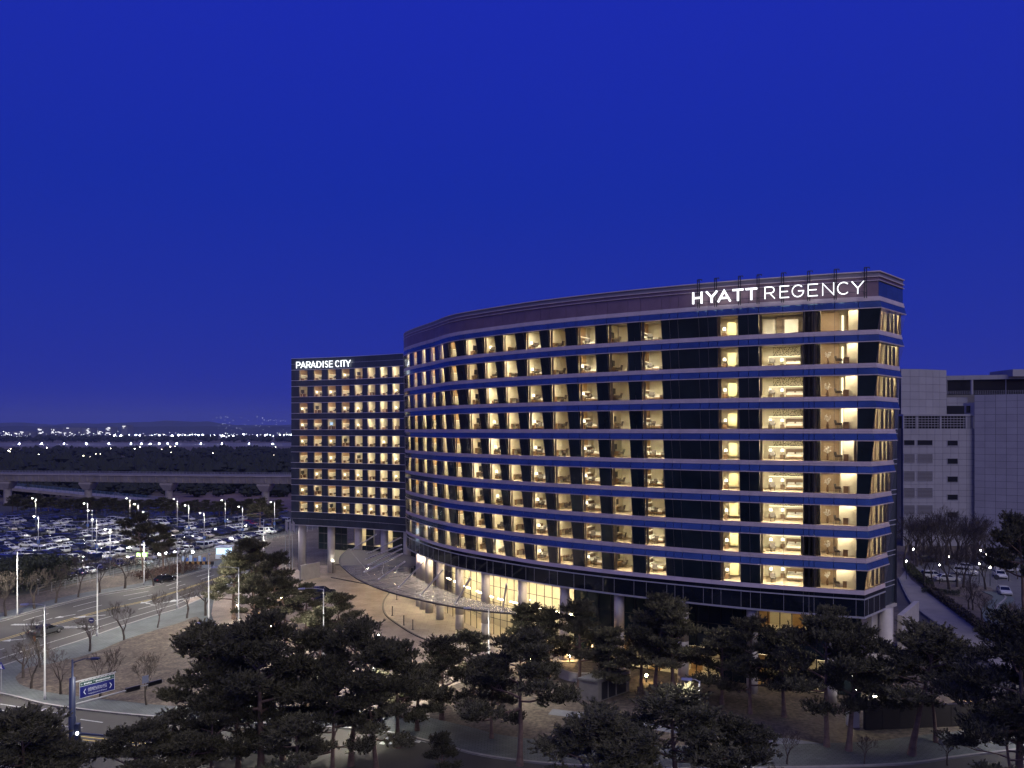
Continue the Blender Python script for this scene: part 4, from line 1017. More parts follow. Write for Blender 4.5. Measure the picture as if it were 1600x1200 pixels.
# descending road bridge behind it
rb = empty('road_bridge'); tag(rb, 'low road bridge with blue railing sloping down behind the guideway piers', 'bridge')
p0 = PD(-60, 755, 356); p1 = PD(245, 784, 322); d = p1-p0; n = Vector((-d.y, d.x, 0)).normalized()*7
m = MB(); dn = Vector((0, 0, -1.2)); m.hexa([p0+dn, p1+dn, p1, p0, p0+n+dn, p1+n+dn, p1+n, p0+n]); m.build('deck', M_conc2, rb)
m = MB()
for s in (Vector((0, 0, 0)), n):
    for z in (.4, .8, 1.2): m.tube(p0+s+Vector((0, 0, z)), p1+s+Vector((0, 0, z)), .07, n=4)
    for k in range(46): q = p0.lerp(p1, k/45)+s; m.tube(q, q+Vector((0, 0, 1.25)), .06, n=4)
m.build('railing', principled('blue_rail', (.12, .20, .32), .5), rb)
for k in (.2, .45, .7):
    q = p0.lerp(p1, k)+n*.5; m = MB(); m.tube((q.x, q.y, 0), q+dn, .7, n=10); m.build('pier', M_conc2, rb)

# ================================================================== trees
M_needle = principled('pine_needles', (.042, .043, .024), .75, base2=(.140, .128, .076), scale=1.3, objrand=.22, spec=.25)
M_bark = principled('pine_bark', (.13, .085, .065), .9, base2=(.26, .175, .135), scale=1.5, bump=.4)
M_bark2 = principled('bare_bark', (.07, .055, .045), .9, var=.25, scale=2, objrand=.2)
M_leafd = principled('evergreen_leaf', (.022, .030, .016), .8, base2=(.05, .058, .03), scale=.9, objrand=.2)
def rv(rg, s=1): return Vector((rg.uniform(-1, 1), rg.uniform(-1, 1), rg.uniform(-1, 1)))*s
def tuft(m, c, up, rg, L, n=7, w=.045):
    i = len(m.v)
    for k in range(n):
        d = (up+rv(rg, .95)).normalized(); s = d.orthogonal().normalized() if rg.random() < .5 else d.cross(rv(rg)).normalized()
        l = L*rg.uniform(.65, 1.15); b = c+rv(rg, .05); j = len(m.v)
        m.v += [tuple(b-s*w), tuple(b+s*w), tuple(b+d*l+s*w*.5), tuple(b+d*l-s*w*.5)]; m.f.append((j, j+1, j+2, j+3)); m.mi.append(0)
def pad(m, c, rad, rg, dens=1.0, L=.34):
    n = int(17*dens*rad*rad+7)
    for k in range(n):
        a = rg.random()*6.283; rr = rad*math.sqrt(rg.random()); h = .50*rad*math.sqrt(max(0, 1-(rr/rad)**2))
        p = c+Vector((rr*math.cos(a), rr*math.sin(a), rg.uniform(-.3, 1)*h)); upv = Vector((math.cos(a)*rr/rad*.8, math.sin(a)*rr/rad*.8, .7))
        tuft(m, p, upv, rg, L)
        if rg.random() < .42:   # a leading shoot, like a small bottle brush
            d = (upv+rv(rg, .35)).normalized(); q = p.copy()
            for j in range(3): q = q+d*.17; tuft(m, q, d*1.3, rg, L*.72, 5, .04)
def pine(seed, H, spread, bare=.35, nl=15, lean=.05, flat=True, dens=1.0):
    rg = random.Random(seed); tr = MB(); cr_ = MB()
    # crooked trunk
    P = [Vector((0, 0, 0))]; n = 9; off = Vector((0, 0, 0)); dr = Vector((rg.uniform(-1, 1), rg.uniform(-1, 1), 0))*lean
    for k in range(1, n+1):
        dr += Vector((rg.uniform(-1, 1), rg.uniform(-1, 1), 0))*lean*.6; off += dr*H/n; P.append(Vector((off.x, off.y, H*.96*k/n)))
    R0 = .022*H+.02
    rs = [R0*(1-.86*(k/n)**.9) for k in range(n+1)]; rs[0] *= 1.25
    tr.path(P, rs, 8)
    def tp(f):
        x = f*n; j = min(int(x), n-1); return P[j].lerp(P[j+1], x-j)
    ga = rg.random()*6.28
    for k in range(nl):
        f = bare+(1-bare)*((k+.3)/nl)**.9; f = min(.985, f+rg.uniform(-.02, .02)); b = tp(f); ga += 2.399+rg.uniform(-.5, .5)
        g = max(0, (f-bare)/(1-bare))
        ln = spread*(1.0-.72*g**1.4)*rg.uniform(.65, 1.12); el = .05+.75*g+rg.uniform(-.12, .2)
        d = Vector((math.cos(ga), math.sin(ga), 0)); pts = [b]; cur = b.copy(); m_ = 5
        for s in range(1, m_+1):
            cur = cur+(d*math.cos(el)+Vector((0, 0, math.sin(el)+.10*s/m_*2-.1)))*ln/m_+rv(rg, .10*ln/m_*2); pts.append(cur.copy())
        r0 = max(.045, R0*.50*(1-.6*g)); tr.path(pts, [r0*(1-.75*s/m_) for s in range(m_+1)], 5)
        # side shoots with pads
        ns = max(3, int(ln*2.0))
        for s in range(ns):
            u = .40+.60*(s+.5)/ns; x = u*m_; j = min(int(x), m_-1); q = pts[j].lerp(pts[j+1], x-j)
            sa = ga+rg.choice((-1, 1))*rg.uniform(.5, 1.3); sl = ln*.34*rg.uniform(.6, 1.2)*(1.15-u*.5)
            e = q+Vector((math.cos(sa)*sl, math.sin(sa)*sl, sl*rg.uniform(.05, .45))); tr.tube(q, e, r0*.35, r0*.12, 4, False)
            pad(cr_, e, rg.uniform(.45, .85)*(.7+.06*H), rg, dens)
            if rg.random() < .3: pad(cr_, q.lerp(e, .5)+Vector((0, 0, .1)), rg.uniform(.4, .65), rg, dens)
        pad(cr_, pts[-1], rg.uniform(.5, .85)*(.75+.05*H), rg, dens)
    pad(cr_, P[-1]+Vector((0, 0, .1)), .8, rg, dens); pad(cr_, P[-1]-Vector((0, 0, .5)), 1.0, rg, dens)
    return tr.mesh('pine_trunk', M_bark, True), cr_.mesh('pine_crown', M_needle)
PINES = [pine(11, 12, 4.8, .34, 15), pine(12, 12, 4.4, .26, 16, .06), pine(13, 12, 3.4, .28, 16, .03), pine(14, 12, 3.9, .34, 14, .08), pine(15, 12, 5.0, .46, 13, .05), pine(16, 12, 2.7, .20, 18, .02)]
def plant_pine(p, top_z, var, label, group, rz=None, wide=1.0, name='pine_tree'):
    s = top_z/12.0; e = link(name, None); e.location = (p.x, p.y, 0); e.rotation_euler = (0, 0, R.random()*6.28 if rz is None else rz); e.scale = (s*wide, s*wide, s)
    tag(e, label, 'pine tree', group); link('trunk', PINES[var][0], e); link('crown', PINES[var][1], e); return e
# px, py of the top, depth, variant, width factor, label
pine_list = [
 (332, 985, 74, 1, .95, 'tall pine left of the foreground group, beside the brown lawn'),
 (408, 972, 69, 0, 1.0, 'foreground pine with a bare reddish forked trunk in front of the forecourt'),
 (478, 992, 75, 1, .9, 'dense dark pine behind the forked foreground trunk'),
 (548, 986, 71, 4, .85, 'broad foreground pine just left of the forecourt'),
 (622, 1012, 75, 0, .8, 'pine with spiky shoots beside the crosswalk'),
 (690, 1002, 82, 2, 1.0, 'narrow pine standing right of the curved forecourt kerb'),
 (742, 992, 86, 3, 1.0, 'pine beneath the canopy end, left of a pale lamp pole'),
 (812, 1012, 71, 4, .95, 'foreground pine with a straight bare trunk and long side branch'),
 (768, 1040, 77, 1, .8, 'low dense pine behind the straight bare trunk'),
 (825, 948, 97, 5, 1.2, 'upright young pine in front of the lit lobby glass'),
 (857, 956, 96, 5, 1.0, 'slender pine beside the last lit lobby column'),
 (905, 944, 93, 2, 1.1, 'tall pine before the dark glass between two columns'),
 (953, 985, 90, 5, 1.1, 'small pine in front of the grey column under the apron'),
 (1002, 962, 91, 2, .9, 'pine with thin trunk before the glowing restaurant windows'),
 (1022, 936, 89, 3, 1.0, 'tallest pine of the group under the blank hotel bays'),
 (1052, 944, 88, 2, 1.1, 'pine right of the tallest one under the blank bays'),
 (1128, 985, 87, 3, 1.1, 'pine below the single lit window column'),
 (1172, 972, 84, 1, .9, 'wide pine below the wide corner suites'),
 (1225, 990, 83, 2, 1.1, 'pine beside the footpath below the corner suites'),
 (1292, 962, 75, 0, .85, 'pine with scarred bare trunk below the hotel corner'),
 (1326, 985, 74, 3, .9, 'pine with thin dark trunk right of the scarred one'),
 (1424, 990, 73, 4, 1.05, 'flat topped pine in front of the concrete end wall'),
 (1462, 1020, 76, 4, .8, 'spreading pine with long low branches by the dark wall'),
 (1592, 975, 64, 0, 1.0, 'large pine cut off by the right edge of the picture'),
 (1640, 1010, 66, 1, 1.0, 'pine partly beyond the right picture edge'),
 (1585, 1120, 62, 4, .8, 'low pine in the bottom right corner'),
 (1602, 820, 118, 4, 1.0, 'flat crowned pine beside the car park kerb at the right edge'),
 (915, 1118, 60, 4, 1.0, 'low foreground pine at bottom centre, left of the flat crowned one'),
 (1060, 1112, 60, 4, 1.25, 'broad flat crowned foreground pine at bottom centre'),
 (1150, 1135, 61, 0, 1.0, 'low foreground pine right of the broad flat crowned one'),
 (985, 1150, 58, 1, .9, 'dark pine top at the bottom edge between two flat crowns'),
 (38, 1112, 57, 1, .95, 'pine top in the bottom left corner'),
 (-12, 1130, 58, 0, .9, 'pine crown cut off by the left bottom edge'),
 (95, 1165, 57, 3, .9, 'small pine top below the signal gantry'),
 (205, 1150, 62, 4, .9, 'low spreading pine right of the gantry foot'),
 (265, 1118, 68, 1, .9, 'pine beside the front road pavement'),
 (300, 1150, 64, 0, .8, 'dark foreground pine below the lawn'),
 (468, 1120, 66, 3, .9, 'low dark pine between bare foreground trunks'),
 (690, 1150, 68, 2, .9, 'short pine beside the zebra crossing'),
 (372, 1040, 70, 1, .85, 'pine filling the gap left of the forked trunk, half hidden'),
 (442, 1052, 72, 3, .9, 'dark pine half hidden just right of the forked trunk'),
 (520, 1050, 68, 1, .8, 'low pine half hidden below the broad foreground pine'),
 (588, 1062, 70, 3, .9, 'pine half hidden left of the zebra crossing'),
 (652, 1045, 79, 2, 1.0, 'slim pine half hidden behind the zebra crossing'),
 (330, 1085, 66, 0, .7, 'pine half hidden at the left of the foreground mass'),
 (398, 846, 128, 3, 1.1, 'amber lit pine at the top of the group by the forecourt'),
 (365, 866, 126, 2, 1.2, 'pine with warm glow left of the forecourt group'),
 (428, 868, 122, 1, .9, 'dense pine right of the amber lit one'),
 (448, 905, 112, 3, 1.1, 'dark pine behind the arm of a pale lamp'),
 (398, 905, 114, 0, .8, 'spreading pine under the amber lit group'),
 (478, 915, 118, 2, 1.0, 'pine beside the parked black cars'),
 (535, 930, 106, 3, 1.0, 'pine leaning over the edge of the tan plaza'),
 (500, 950, 104, 1, .8, 'bushy pine at the foot of a pale lamp pole'),
 (225, 808, 164, 4, .9, 'large dark pine at the edge of the full car park'),
 (256, 822, 166, 3, .9, 'second dark pine beside the car park lamp'),
 (406, 783, 238, 4, .9, 'distant dark pine left of the panelled wing'),
 (425, 790, 240, 1, .8, 'distant pine touching the edge of the panelled wing'),
]
for i, (px, py, d, v, w, lb) in enumerate(pine_list):
    p = Vector(((px-800)*d/F, d, 0)); plant_pine(p, CH-(py-HZ)*d/F, v, lb, 'pines around the hotel', rz=(i*2.1) % 6.28, wide=(1.16 if d < 83 else 1.0)*w*12/max(6, (CH-(py-HZ)*d/F))*(.55+.45*(CH-(py-HZ)*d/F)/12))
# row of small conifers along the far edge of the car park
for k in range(46):
    px = 20+k*9.2+R.uniform(-2, 2); d = 291-px*.05+R.uniform(-2, 2); p = Vector(((px-800)*d/F, d, 0))
    plant_pine(p, R.uniform(4.6, 6.6), R.choice((2, 5, 3)), 'small dark conifer, %s from the left in the row under the guideway' % nth(k+1), 'conifer row behind the car park', wide=1.6, name='conifer')
# bare trees
def bare_tree(seed, H, dep=6, upr=.0, thick=.028):
    rg = random.Random(seed); tr = MB(); tw = MB()
    def grow(p, d, ln, r, lev):
        pts = [p]; cur = p.copy(); dd = d.copy()
        for s in range(3): dd = (dd+rv(rg, .16)+Vector((0, 0, .06))).normalized(); cur = cur+dd*ln/3; pts.append(cur.copy())
        r1 = r*.62; (tr if lev < 2 else tw).path(pts, [r, r*.87, r*.74, r1], 6 if lev < 2 else 3)
        if lev >= dep or ln < .18: return
        nb_ = 3 if lev < 3 else 2+(rg.random() < .5)
        for k in range(nb_):
            a = rg.random()*6.28; o_ = dd.orthogonal().normalized(); s_ = dd.cross(o_); sp = rg.uniform(.35, .85)
            nd = (dd*math.cos(sp)+(o_*math.cos(a)+s_*math.sin(a))*math.sin(sp)+Vector((0, 0, .12+upr))).normalized()
            grow(pts[-1] if k < 2 else pts[2], nd, ln*rg.uniform(.62, .82), max(.013, r1*rg.uniform(.6, .8)), lev+1)
    grow(Vector((0, 0, 0)), Vector((rg.uniform(-.06, .06), rg.uniform(-.06, .06), 1)), H*.30, thick*H, 0)
    return tr.mesh('bare_trunk', M_bark2), tw.mesh('bare_twigs', M_bark2)
BARE = [bare_tree(31, 6), bare_tree(32, 6), bare_tree(33, 6, 6, .1), bare_tree(34, 6, 6, .25, .02)]
def plant_bare(p, h, var, label, group):
    e = link('bare_tree', None); e.location = (p.x, p.y, 0); e.rotation_euler = (0, 0, R.random()*6.28); s = h/5.4; e.scale = (s, s, s)
    tag(e, label, 'bare tree', group); link('trunk', BARE[var][0], e); link('twigs', BARE[var][1], e)
bl = [(9, 964, 'leafless tree on the far pavement at the left edge'), (54, 952, 'leafless tree on the far pavement, second from the left edge'), (87, 943, 'leafless tree with spreading twigs on the far pavement'),
      (122, 934, 'leafless tree on the far pavement beneath the nearest parked cars'), (156, 927, 'slim leafless tree on the far pavement behind a lamp pole'), (195, 920, 'leafless tree where the far pavement meets brown shrubs'),
      (240, 915, 'tall leafless tree at the far kerb of the main road'), (263, 903, 'leafless tree near the glowing car park entrance'), (285, 898, 'small leafless tree beside the entrance barrier'),
      (36, 1062, 'bare tree at the left end of the lawn, tallest of three'), (49, 1077, 'small bare tree at the left tip of the lawn'), (63, 1047, 'bare tree with upright branches behind the tall white pole'),
      (95, 1086, 'bare young tree between the white pole and the blue road sign'), (140, 1019, 'bare tree beside the round blue sign'), (194, 1001, 'bare tree with a wide crown on the lawn edge'),
      (246, 982, 'pruned bare tree in the middle of the lawn edge'), (292, 967, 'pruned bare tree at the right tip of the lawn'), (321, 963, 'large bare tree on the side street corner'),
      (157, 1092, 'bare tree behind the blue road sign'), (229, 1103, 'bare tree behind the end of the signal arm')]
for i, (x, y, lb) in enumerate(bl): plant_bare(G(x, y), R.uniform(5.2, 6.4)*(1.25 if i < 9 or i == 17 else 1), i % 4, lb, 'bare street trees')
br = [(1533, 972, 5.5), (1554, 997, 5.5), (1577, 993, 5), (1520, 953, 5.5), (1514, 952, 5), (1446, 917, 8), (1459, 918, 8.5), (1483, 920, 9), (1495, 917, 8), (1505, 918, 9), (1519, 930, 9), (1540, 921, 7), (1425, 900, 6), (1525, 1160, 6.5), (1590, 905, 6), (1574, 900, 5)]
for i, (x, y, h) in enumerate(br): plant_bare(G(x, y), h, (i*3+1) % 4, 'leafless tree, %s listed left to right between service road and side car park' % ORD[sorted(b[0] for b in br).index(x)+1], 'bare trees by the side car park')
for k in range(26):
    px = 1414+k*5.2+R.uniform(-3, 3); d = R.uniform(172, 192); plant_bare(Vector(((px-800)*d/F, d, 0)), R.uniform(8.5, 12), R.randrange(4), 'tall leafless tree in the dark thicket before the grey block, %s from left' % nth(k+1), 'thicket before the grey block')
for i, (x, y, h) in enumerate(((1230, 1196, 3.5), (1480, 1196, 2.8), (1010, 1112, 2.6), (1040, 1110, 3.0), (1350, 1196, 2.5))): plant_bare(G(x, y), h, 2, 'low leafless shrub near the front pavement, %s of five from left' % ORD[[1010, 1040, 1230, 1350, 1480].index(x)+1], 'low bare shrubs')
# clipped hedges and shrub masses made of small leaves
def hedge(name, pts, w, h, mat, label, dens=60, L=.22, seed=3):
    rg = random.Random(seed); m = MB()
    for i in range(len(pts)-1):
        a, b = pts[i], pts[i+1]; ln = (b-a).length; t = (b-a).normalized(); n = Vector((-t.y, t.x))
        for k in range(int(ln*dens)):
            q = a.lerp(b, rg.random())+n*rg.uniform(-w/2, w/2); z = h*rg.random()**.5
            c = Vector((q.x, q.y, z)); d = rv(rg).normalized()*L; e = d.cross(rv(rg)).normalized()*L*.5; m.face([c-e, c+e, c+d])
    return tag(m.build(name, mat), label, 'hedge')
v2 = lambda *p: [Vector(G(*q)[:2]) for q in p]
hedge('clipped_hedge', v2((1418, 888), (1428, 900), (1452, 920)), 1.7, 1.3, principled('hedge_leaf', (.05, .055, .018), .8, var=.3, scale=2), 'clipped green hedge along the top of the service road', 260)
hedge('bare_hedge', v2((1450, 922), (1500, 960), (1560, 1006)), 1.1, 1.2, M_bark2, 'thin brown leafless hedge along the service road', 60, .45)
hedge('brown_shrub_bed', v2((215, 906), (262, 897), (300, 888)), 7, 1.2, principled('brown_shrub', (.10, .06, .045), .9, var=.3, scale=1), 'low brown shrub bed before the car park entrance', 200, .3)
hedge('dark_shrub_strip', v2((1440, 925), (1500, 930)), 2, .8, M_leafd, 'dark low shrub strip on the lawn by the side car park', 160)
hedge('left_shrub_mass', [Vector((-102, 141)), Vector((-96, 150)), Vector((-93, 158))], 12, 5.5, M_leafd, 'dark shrubs between the car park and the main road at the left edge', 420, .5)
def dark_wood(name, seed, n, xr, yr, hr, label):
    rg = random.Random(seed); m = MB()
    for k in range(n):
        x = rg.uniform(*xr); y = rg.uniform(*yr); h = rg.uniform(*hr); w = h*rg.uniform(.5, .9)
        for j in range(9):
            c = Vector((x+rg.uniform(-w, w)*.6, y+rg.uniform(-w, w)*.6, h*rg.uniform(.25, .85))); r = w*rg.uniform(.35, .6)
            i = len(m.v); ph = rg.random()*6
            for (sx_, sy_, sz_) in ((1, 0, 0), (0, 1, 0), (-1, 0, 0), (0, -1, 0), (0, 0, 1), (0, 0, -1)):
                m.v.append(tuple(c+Vector((sx_*math.cos(ph)-sy_*math.sin(ph), sx_*math.sin(ph)+sy_*math.cos(ph), sz_))*r*rg.uniform(.7, 1.2)))
            for f_ in ((0, 1, 4), (1, 2, 4), (2, 3, 4), (3, 0, 4), (1, 0, 5), (2, 1, 5), (3, 2, 5), (0, 3, 5)): m.f.append(tuple(i+q for q in f_)); m.mi.append(0)
    return tag(m.build(name, principled('far_wood_leaf', (.012, .015, .012), .9, base2=(.022, .027, .02), scale=.05)), label, 'wood', kind='stuff')
dark_wood('far_wood', 5, 1500, (-620, 60), (430, 640), (5, 11), 'dark belt of trees behind the guideway')
dark_wood('near_wood', 9, 420, (-330, -60), (352, 425), (3, 6.5), 'low dark scrub right behind the guideway piers')
dark_wood('far_wood', 6, 1300, (-1000, 120), (760, 1050), (5, 10), 'farther dark belt of trees below the airport lights')
dark_wood('far_wood', 8, 900, (-2200, 300), (1950, 2500), (8, 16), 'thin far belt of trees near the horizon')

# ================================================================== street lamps and light poles
def lamp_pole(p, h, arm, rz, label, group, head='road', double=False, matp=None, lit=True, name='street_lamp', lens=None):
    e = empty(name, (p.x, p.y, 0), rz); tag(e, label, 'street lamp', group)
    m = MB(); m.lathe([(.16, 0), (.15, .6), (.11, .62), (.06, h)], 8); m.build('pole', matp or M_pole, e, True)
    for s in ((1, -1) if double else (1,)):
        m = MB(); m.path([Vector((0, 0, h-.06)), Vector((s*arm*.5, 0, h+.10)), Vector((s*arm, 0, h+.08))], [.045, .04, .035], 6); m.build('arm', matp or M_pole, e)
        m = MB(); m.hexa([(s*arm-.1, -.19, h-.02), (s*arm+.75*s, -.17, h-.02), (s*arm+.75*s, -.1, h+.1), (s*arm-.1, -.12, h+.16), (s*arm-.1, .19, h-.02), (s*arm+.75*s, .17, h-.02), (s*arm+.75*s, .1, h+.1), (s*arm-.1, .12, h+.16)]); hd = m.build('lamp_head', principled('lamp_casing', (.32, .33, .42), .35, .2), e)
        if lit:
            x0, x1 = sorted((s*arm, s*arm+.6*s)); m = MB(); m.face([(x0, -.11, h-.024), (x0, .11, h-.024), (x1, .11, h-.024), (x1, -.11, h-.024)]); m.build('lamp_lens', lens or E_head, hd)
    return e
rl = [((70, 1095), 11, 2.0, math.pi, 'tall white street lamp in front of the lawn, left of the blue road sign'),
      ((152, 995), 10.4, 1.8, 1.9, 'grey street lamp on the near kerb beside the round blue sign'),
      ((277, 951), 10, 1.8, 1.9, 'grey street lamp at the right end of the near kerb'),
      ((326, 985), 11.5, 1.6, 1.9, 'pale street lamp with a glaring head on the side street'),
      ((373, 1005), 11, 3.2, math.pi, 'pale street lamp with a long arm pointing left before the amber pines'),
      ((27, 962), 10.8, 1.8, -1.2, 'grey street lamp on the far pavement at the left edge'),
      ((505.5, 1035), 9.8, 2.6, math.pi, 'pale street lamp with a long arm at the edge of the plaza'),
      ((763.7, 1085), 10.1, 2.2, math.pi, 'pale street lamp before the lobby, under the canopy end'),
      ((1093, 1265), 10.5, .7, 2.8, 'lamp post with a curved blue top rising among the bottom pines'),
      ((338, 1131), 10.5, 1.6, 3.0, 'lamp with a blue head half hidden by the leftmost foreground pine'),
      ((585, 1143), 8.0, 1.2, 4.4, 'lamp hidden by foreground pines above the zebra crossing'),
      ((225, 915), 9, 1.6, -1.2, 'thin grey street lamp on the far pavement before the brown shrubs'),
      ((412, 888), 11, 2.4, .2, 'pale street lamp with arm to the right, near the panelled wing'),
      ((1700, 1150), 10, 2, math.pi, 'street lamp just beyond the right picture edge')]
for (x, y), h, a, rz, lb in rl: lamp_pole(G(x, y), h, a, rz, lb, 'street lamps along the roads', lens=emit('short_post_glow', (1, .95, .82), 260) if y > 1200 else None)
# car park lamps with a glowing head
heads = [(53, 778), (134, 786), (141, 797), (148, 811), (169, 826), (200, 778), (213, 787), (227, 799), (274, 779), (292, 789), (316, 801), (349, 781), (376, 791), (426, 784), (57, 806), (-40, 800), (-30, 830)]
bmh = MB(); bmh.lathe([(.05, -.08), (.17, -.05), (.2, .03), (.12, .1), (.03, .12)], 10); ME_ball = bmh.mesh('glow_head', E_lot, True)
pm = MB(); pm.lathe([(.12, 0), (.06, 10)], 8); ME_lp = pm.mesh('lot_pole', M_pole, True)
am = MB(); am.tube((0, 0, 9.98), (.9, 0, 10.08), .04, n=5); ME_la = am.mesh('lot_arm', M_pole)
lnm = MB(); lnm.face([(-.3, -.2, 0), (-.3, .2, 0), (.3, .2, 0), (.3, -.2, 0)]); ME_lens = lnm.mesh('lot_lens', E_lotd)
csm = MB(); csm.box((-.4, -.3, .004), (.4, .3, .09)); ME_case = csm.mesh('lot_case', M_pole)
bx_ = MB(); bx_.box((-.3, -.08, 3.2), (.3, .08, 4.0)); ME_lbx = bx_.mesh('row_sign', principled('row_sign_blue', (.03, .10, .35), .5))
order = sorted(heads)
for (x, y) in heads:
    p = G(x+3, HZ+(y-HZ)*31/21); e = empty('car_park_lamp', (p.x, p.y, 0), math.pi); tag(e, 'lit lamp pole in the full car park, %s from the left' % nth(order.index((x, y))+1), 'lamp post', 'car park lamps')
    link('pole', ME_lp, e); link('arm', ME_la, e); h = link('lamp_head', ME_case, e); h.location = (.95, 0, 9.97); g_ = link('bulb', ME_ball, h); g_.location = (.1, 0, -.12); g_ = link('lens', ME_lens, h)
    if R.random() < .6: link('row_sign', ME_lbx, e)
# post-top lamps on the right and in the garden
pt = MB(); pt.lathe([(.06, 0), (.05, 3.6)], 6); ME_pt = pt.mesh('post', M_steel, True)
pg = MB(); pg.lathe([(.05, 0), (.12, .08), (.12, .24), (.04, .32)], 8); ME_pg = pg.mesh('lantern', E_post, True)
pp = [(1416, 905), (1427, 884), (1468, 912), (1483, 897), (1532, 886), (1541, 893), (1576, 908), (1530, 910), (1547, 916)]
for i, (x, y) in enumerate(pp):
    p = G(x, y); e = empty('lantern_post', (p.x, p.y, 0)); tag(e, 'small lit lantern post by the side car park, %s from the left' % ORD[sorted(q[0] for q in pp).index(x)+1], 'lantern', 'lantern posts by the side car park')
    link('post', ME_pt, e); l = link('lantern_glass', ME_pg, e); l.location = (0, 0, 3.6)
def small_lamp(p, h, label, mat=E_post, name='garden_light'):
    e = empty(name, (p.x, p.y, 0)); tag(e, label, 'garden light', 'garden and forecourt lights')
    m = MB(); m.lathe([(.07, 0), (.06, h)], 8); m.build('post', M_steel, e); m = MB(); m.lathe([(.08, h), (.14, h+.05), (.14, h+.22), (.06, h+.28)], 8); m.build('glow', mat, e)
for (x, y, h, lb, mt) in ((592, 1012, 1.6, 'small bright bollard light on the plaza edge between pines', E_post), (520, 896, 2.6, 'bright lamp right of the lit round column at the wing', E_post), (482, 904, 2.2, 'bright lamp before the low wall left of the wing column', E_post),
    (473, 906, 1.2, 'small white lamp at the low wall by the forecourt', E_post), (408, 958, .6, 'amber uplight under the amber lit pines', E_amber), (372, 952, .6, 'amber uplight at the left pine of the lit group', E_amber), (425, 985, .6, 'amber uplight below the dense pine', E_amber), (440, 940, .6, 'amber uplight between the forecourt pines', E_amber),
    (1525, 1100, .4, 'warm ground light beside the dark boundary wall', E_amber), (1352, 1088, .8, 'thin bright light at the foot of the concrete end wall', E_post), (1338, 1100, 1.6, 'tall slim light left of the end wall foot', E_post), (930, 1062, .7, 'garden light behind pines by the kiosk', E_amber), (1010, 1066, .7, 'garden light behind the thin trunked pine', E_amber), (1215, 1062, .7, 'garden light below the corner suites', E_amber), (830, 1040, .7, 'garden light by the lobby pines', E_amber), (890, 1035, .7, 'garden light by the dark ground floor glass', E_amber)):
    small_lamp(G(x, y), h, lb, mt)
# bollards on the entrance pavement
for i, (x, y) in enumerate(((613, 963), (631, 978), (645, 985), (620, 938))):
    p = G(x, y); m = MB(); m.lathe([(.22, 0), (.22, .04), (.06, .05), (.06, 1.5), (.08, 1.55)], 8); o = m.build('bollard', M_steel); o.location = (p.x, p.y, .13); tag(o, 'thin dark bollard on the entrance pavement, %s from the left' % ORD[[613, 620, 631, 645].index(x)+1], 'bollard', 'entrance bollards')
# flagpoles left of the wing
for i, x in enumerate((446, 452, 457)):
    p = G(x, 893); e = empty('flagpole', (p.x, p.y, 0)); tag(e, 'tall flagpole with hanging flag left of the wing, %s of three' % ORD[i+1], 'flagpole', 'flagpoles')
    m = MB(); m.lathe([(.09, 0), (.04, 11.5)], 8); m.build('pole', M_pole, e); m = MB()
    for k in range(6): m.face([(.03+.08*k, .06*(k % 2), 9.2-.12*k), (.11+.08*k, .06*((k+1) % 2), 9.08-.12*k), (.11+.08*k, .06*((k+1) % 2), 11.1-.1*k), (.03+.08*k, .06*(k % 2), 11.2-.1*k)])
    m.build('flag', principled('flag_cloth', (.35, .33, .40), .8), e)
# ================================================================== signal gantry with road sign
gp = Vector((-38.35, 67.0, 0)); ga = math.atan2(70.3-67.2, -35.9+38.2)
gan = empty('signal_gantry', gp); tag(gan, 'navy mast with blue road sign, traffic signals and a street lamp arm', 'signal mast')
m = MB(); m.lathe([(.30, 0), (.30, 6), (.26, 6.05), (.24, 9.4), (.09, 9.45), (.08, 11.0)], 12); m.build('mast', M_navy, gan, True)
dg = Vector((math.cos(ga), math.sin(ga), 0))
m = MB(); m.tube(Vector((0, 0, 8.95)), dg*3.75+Vector((0, 0, 8.95)), .085, .06, 8); m.build('sign_arm', M_pole, gan)
m = MB(); m.tube(Vector((0, 0, 7.0)), dg*8.2+Vector((0, 0, 7.0)), .10, .05, 8); m.build('signal_arm', M_pole, gan)
d3 = Vector((.98, -.2, 0)); m = MB(); m.tube(Vector((0, 0, 4.6)), d3*6+Vector((0, 0, 4.6)), .12, .07, 8); m.build('signal_arm', M_navy, gan)
m = MB(); m.path([Vector((0, 0, 10.7)), dg*.9+Vector((.3, -.4, 10.95)), Vector((1.95, -.3, 11.15))], [.05, .045, .04], 6); m.build('lamp_arm', M_navy, gan)
m = MB(); m.box((1.8, -.45, 11.08), (2.5, -.15, 11.22)); hd = m.build('lamp_head', M_navy, gan)
m = MB(); m.face([(1.85, -.4, 11.07), (1.85, -.2, 11.07), (2.45, -.2, 11.07), (2.45, -.4, 11.07)]); m.build('lamp_lens', emit('mast_lamp_glow', (1, .96, .84), 500), hd)
m = MB(); m.box((.28, -.2, 3.2), (.62, .2, 5.4)); m.build('control_box', M_navy, gan)
m = MB(); m.lathe([(.06, 0), (.12, .06), (.12, .2), (.06, .28)], 10, (.55, -.25, 4.5)); m.build('spotlight', emit('spot_glow', (.95, 1, .95), 9), gan)
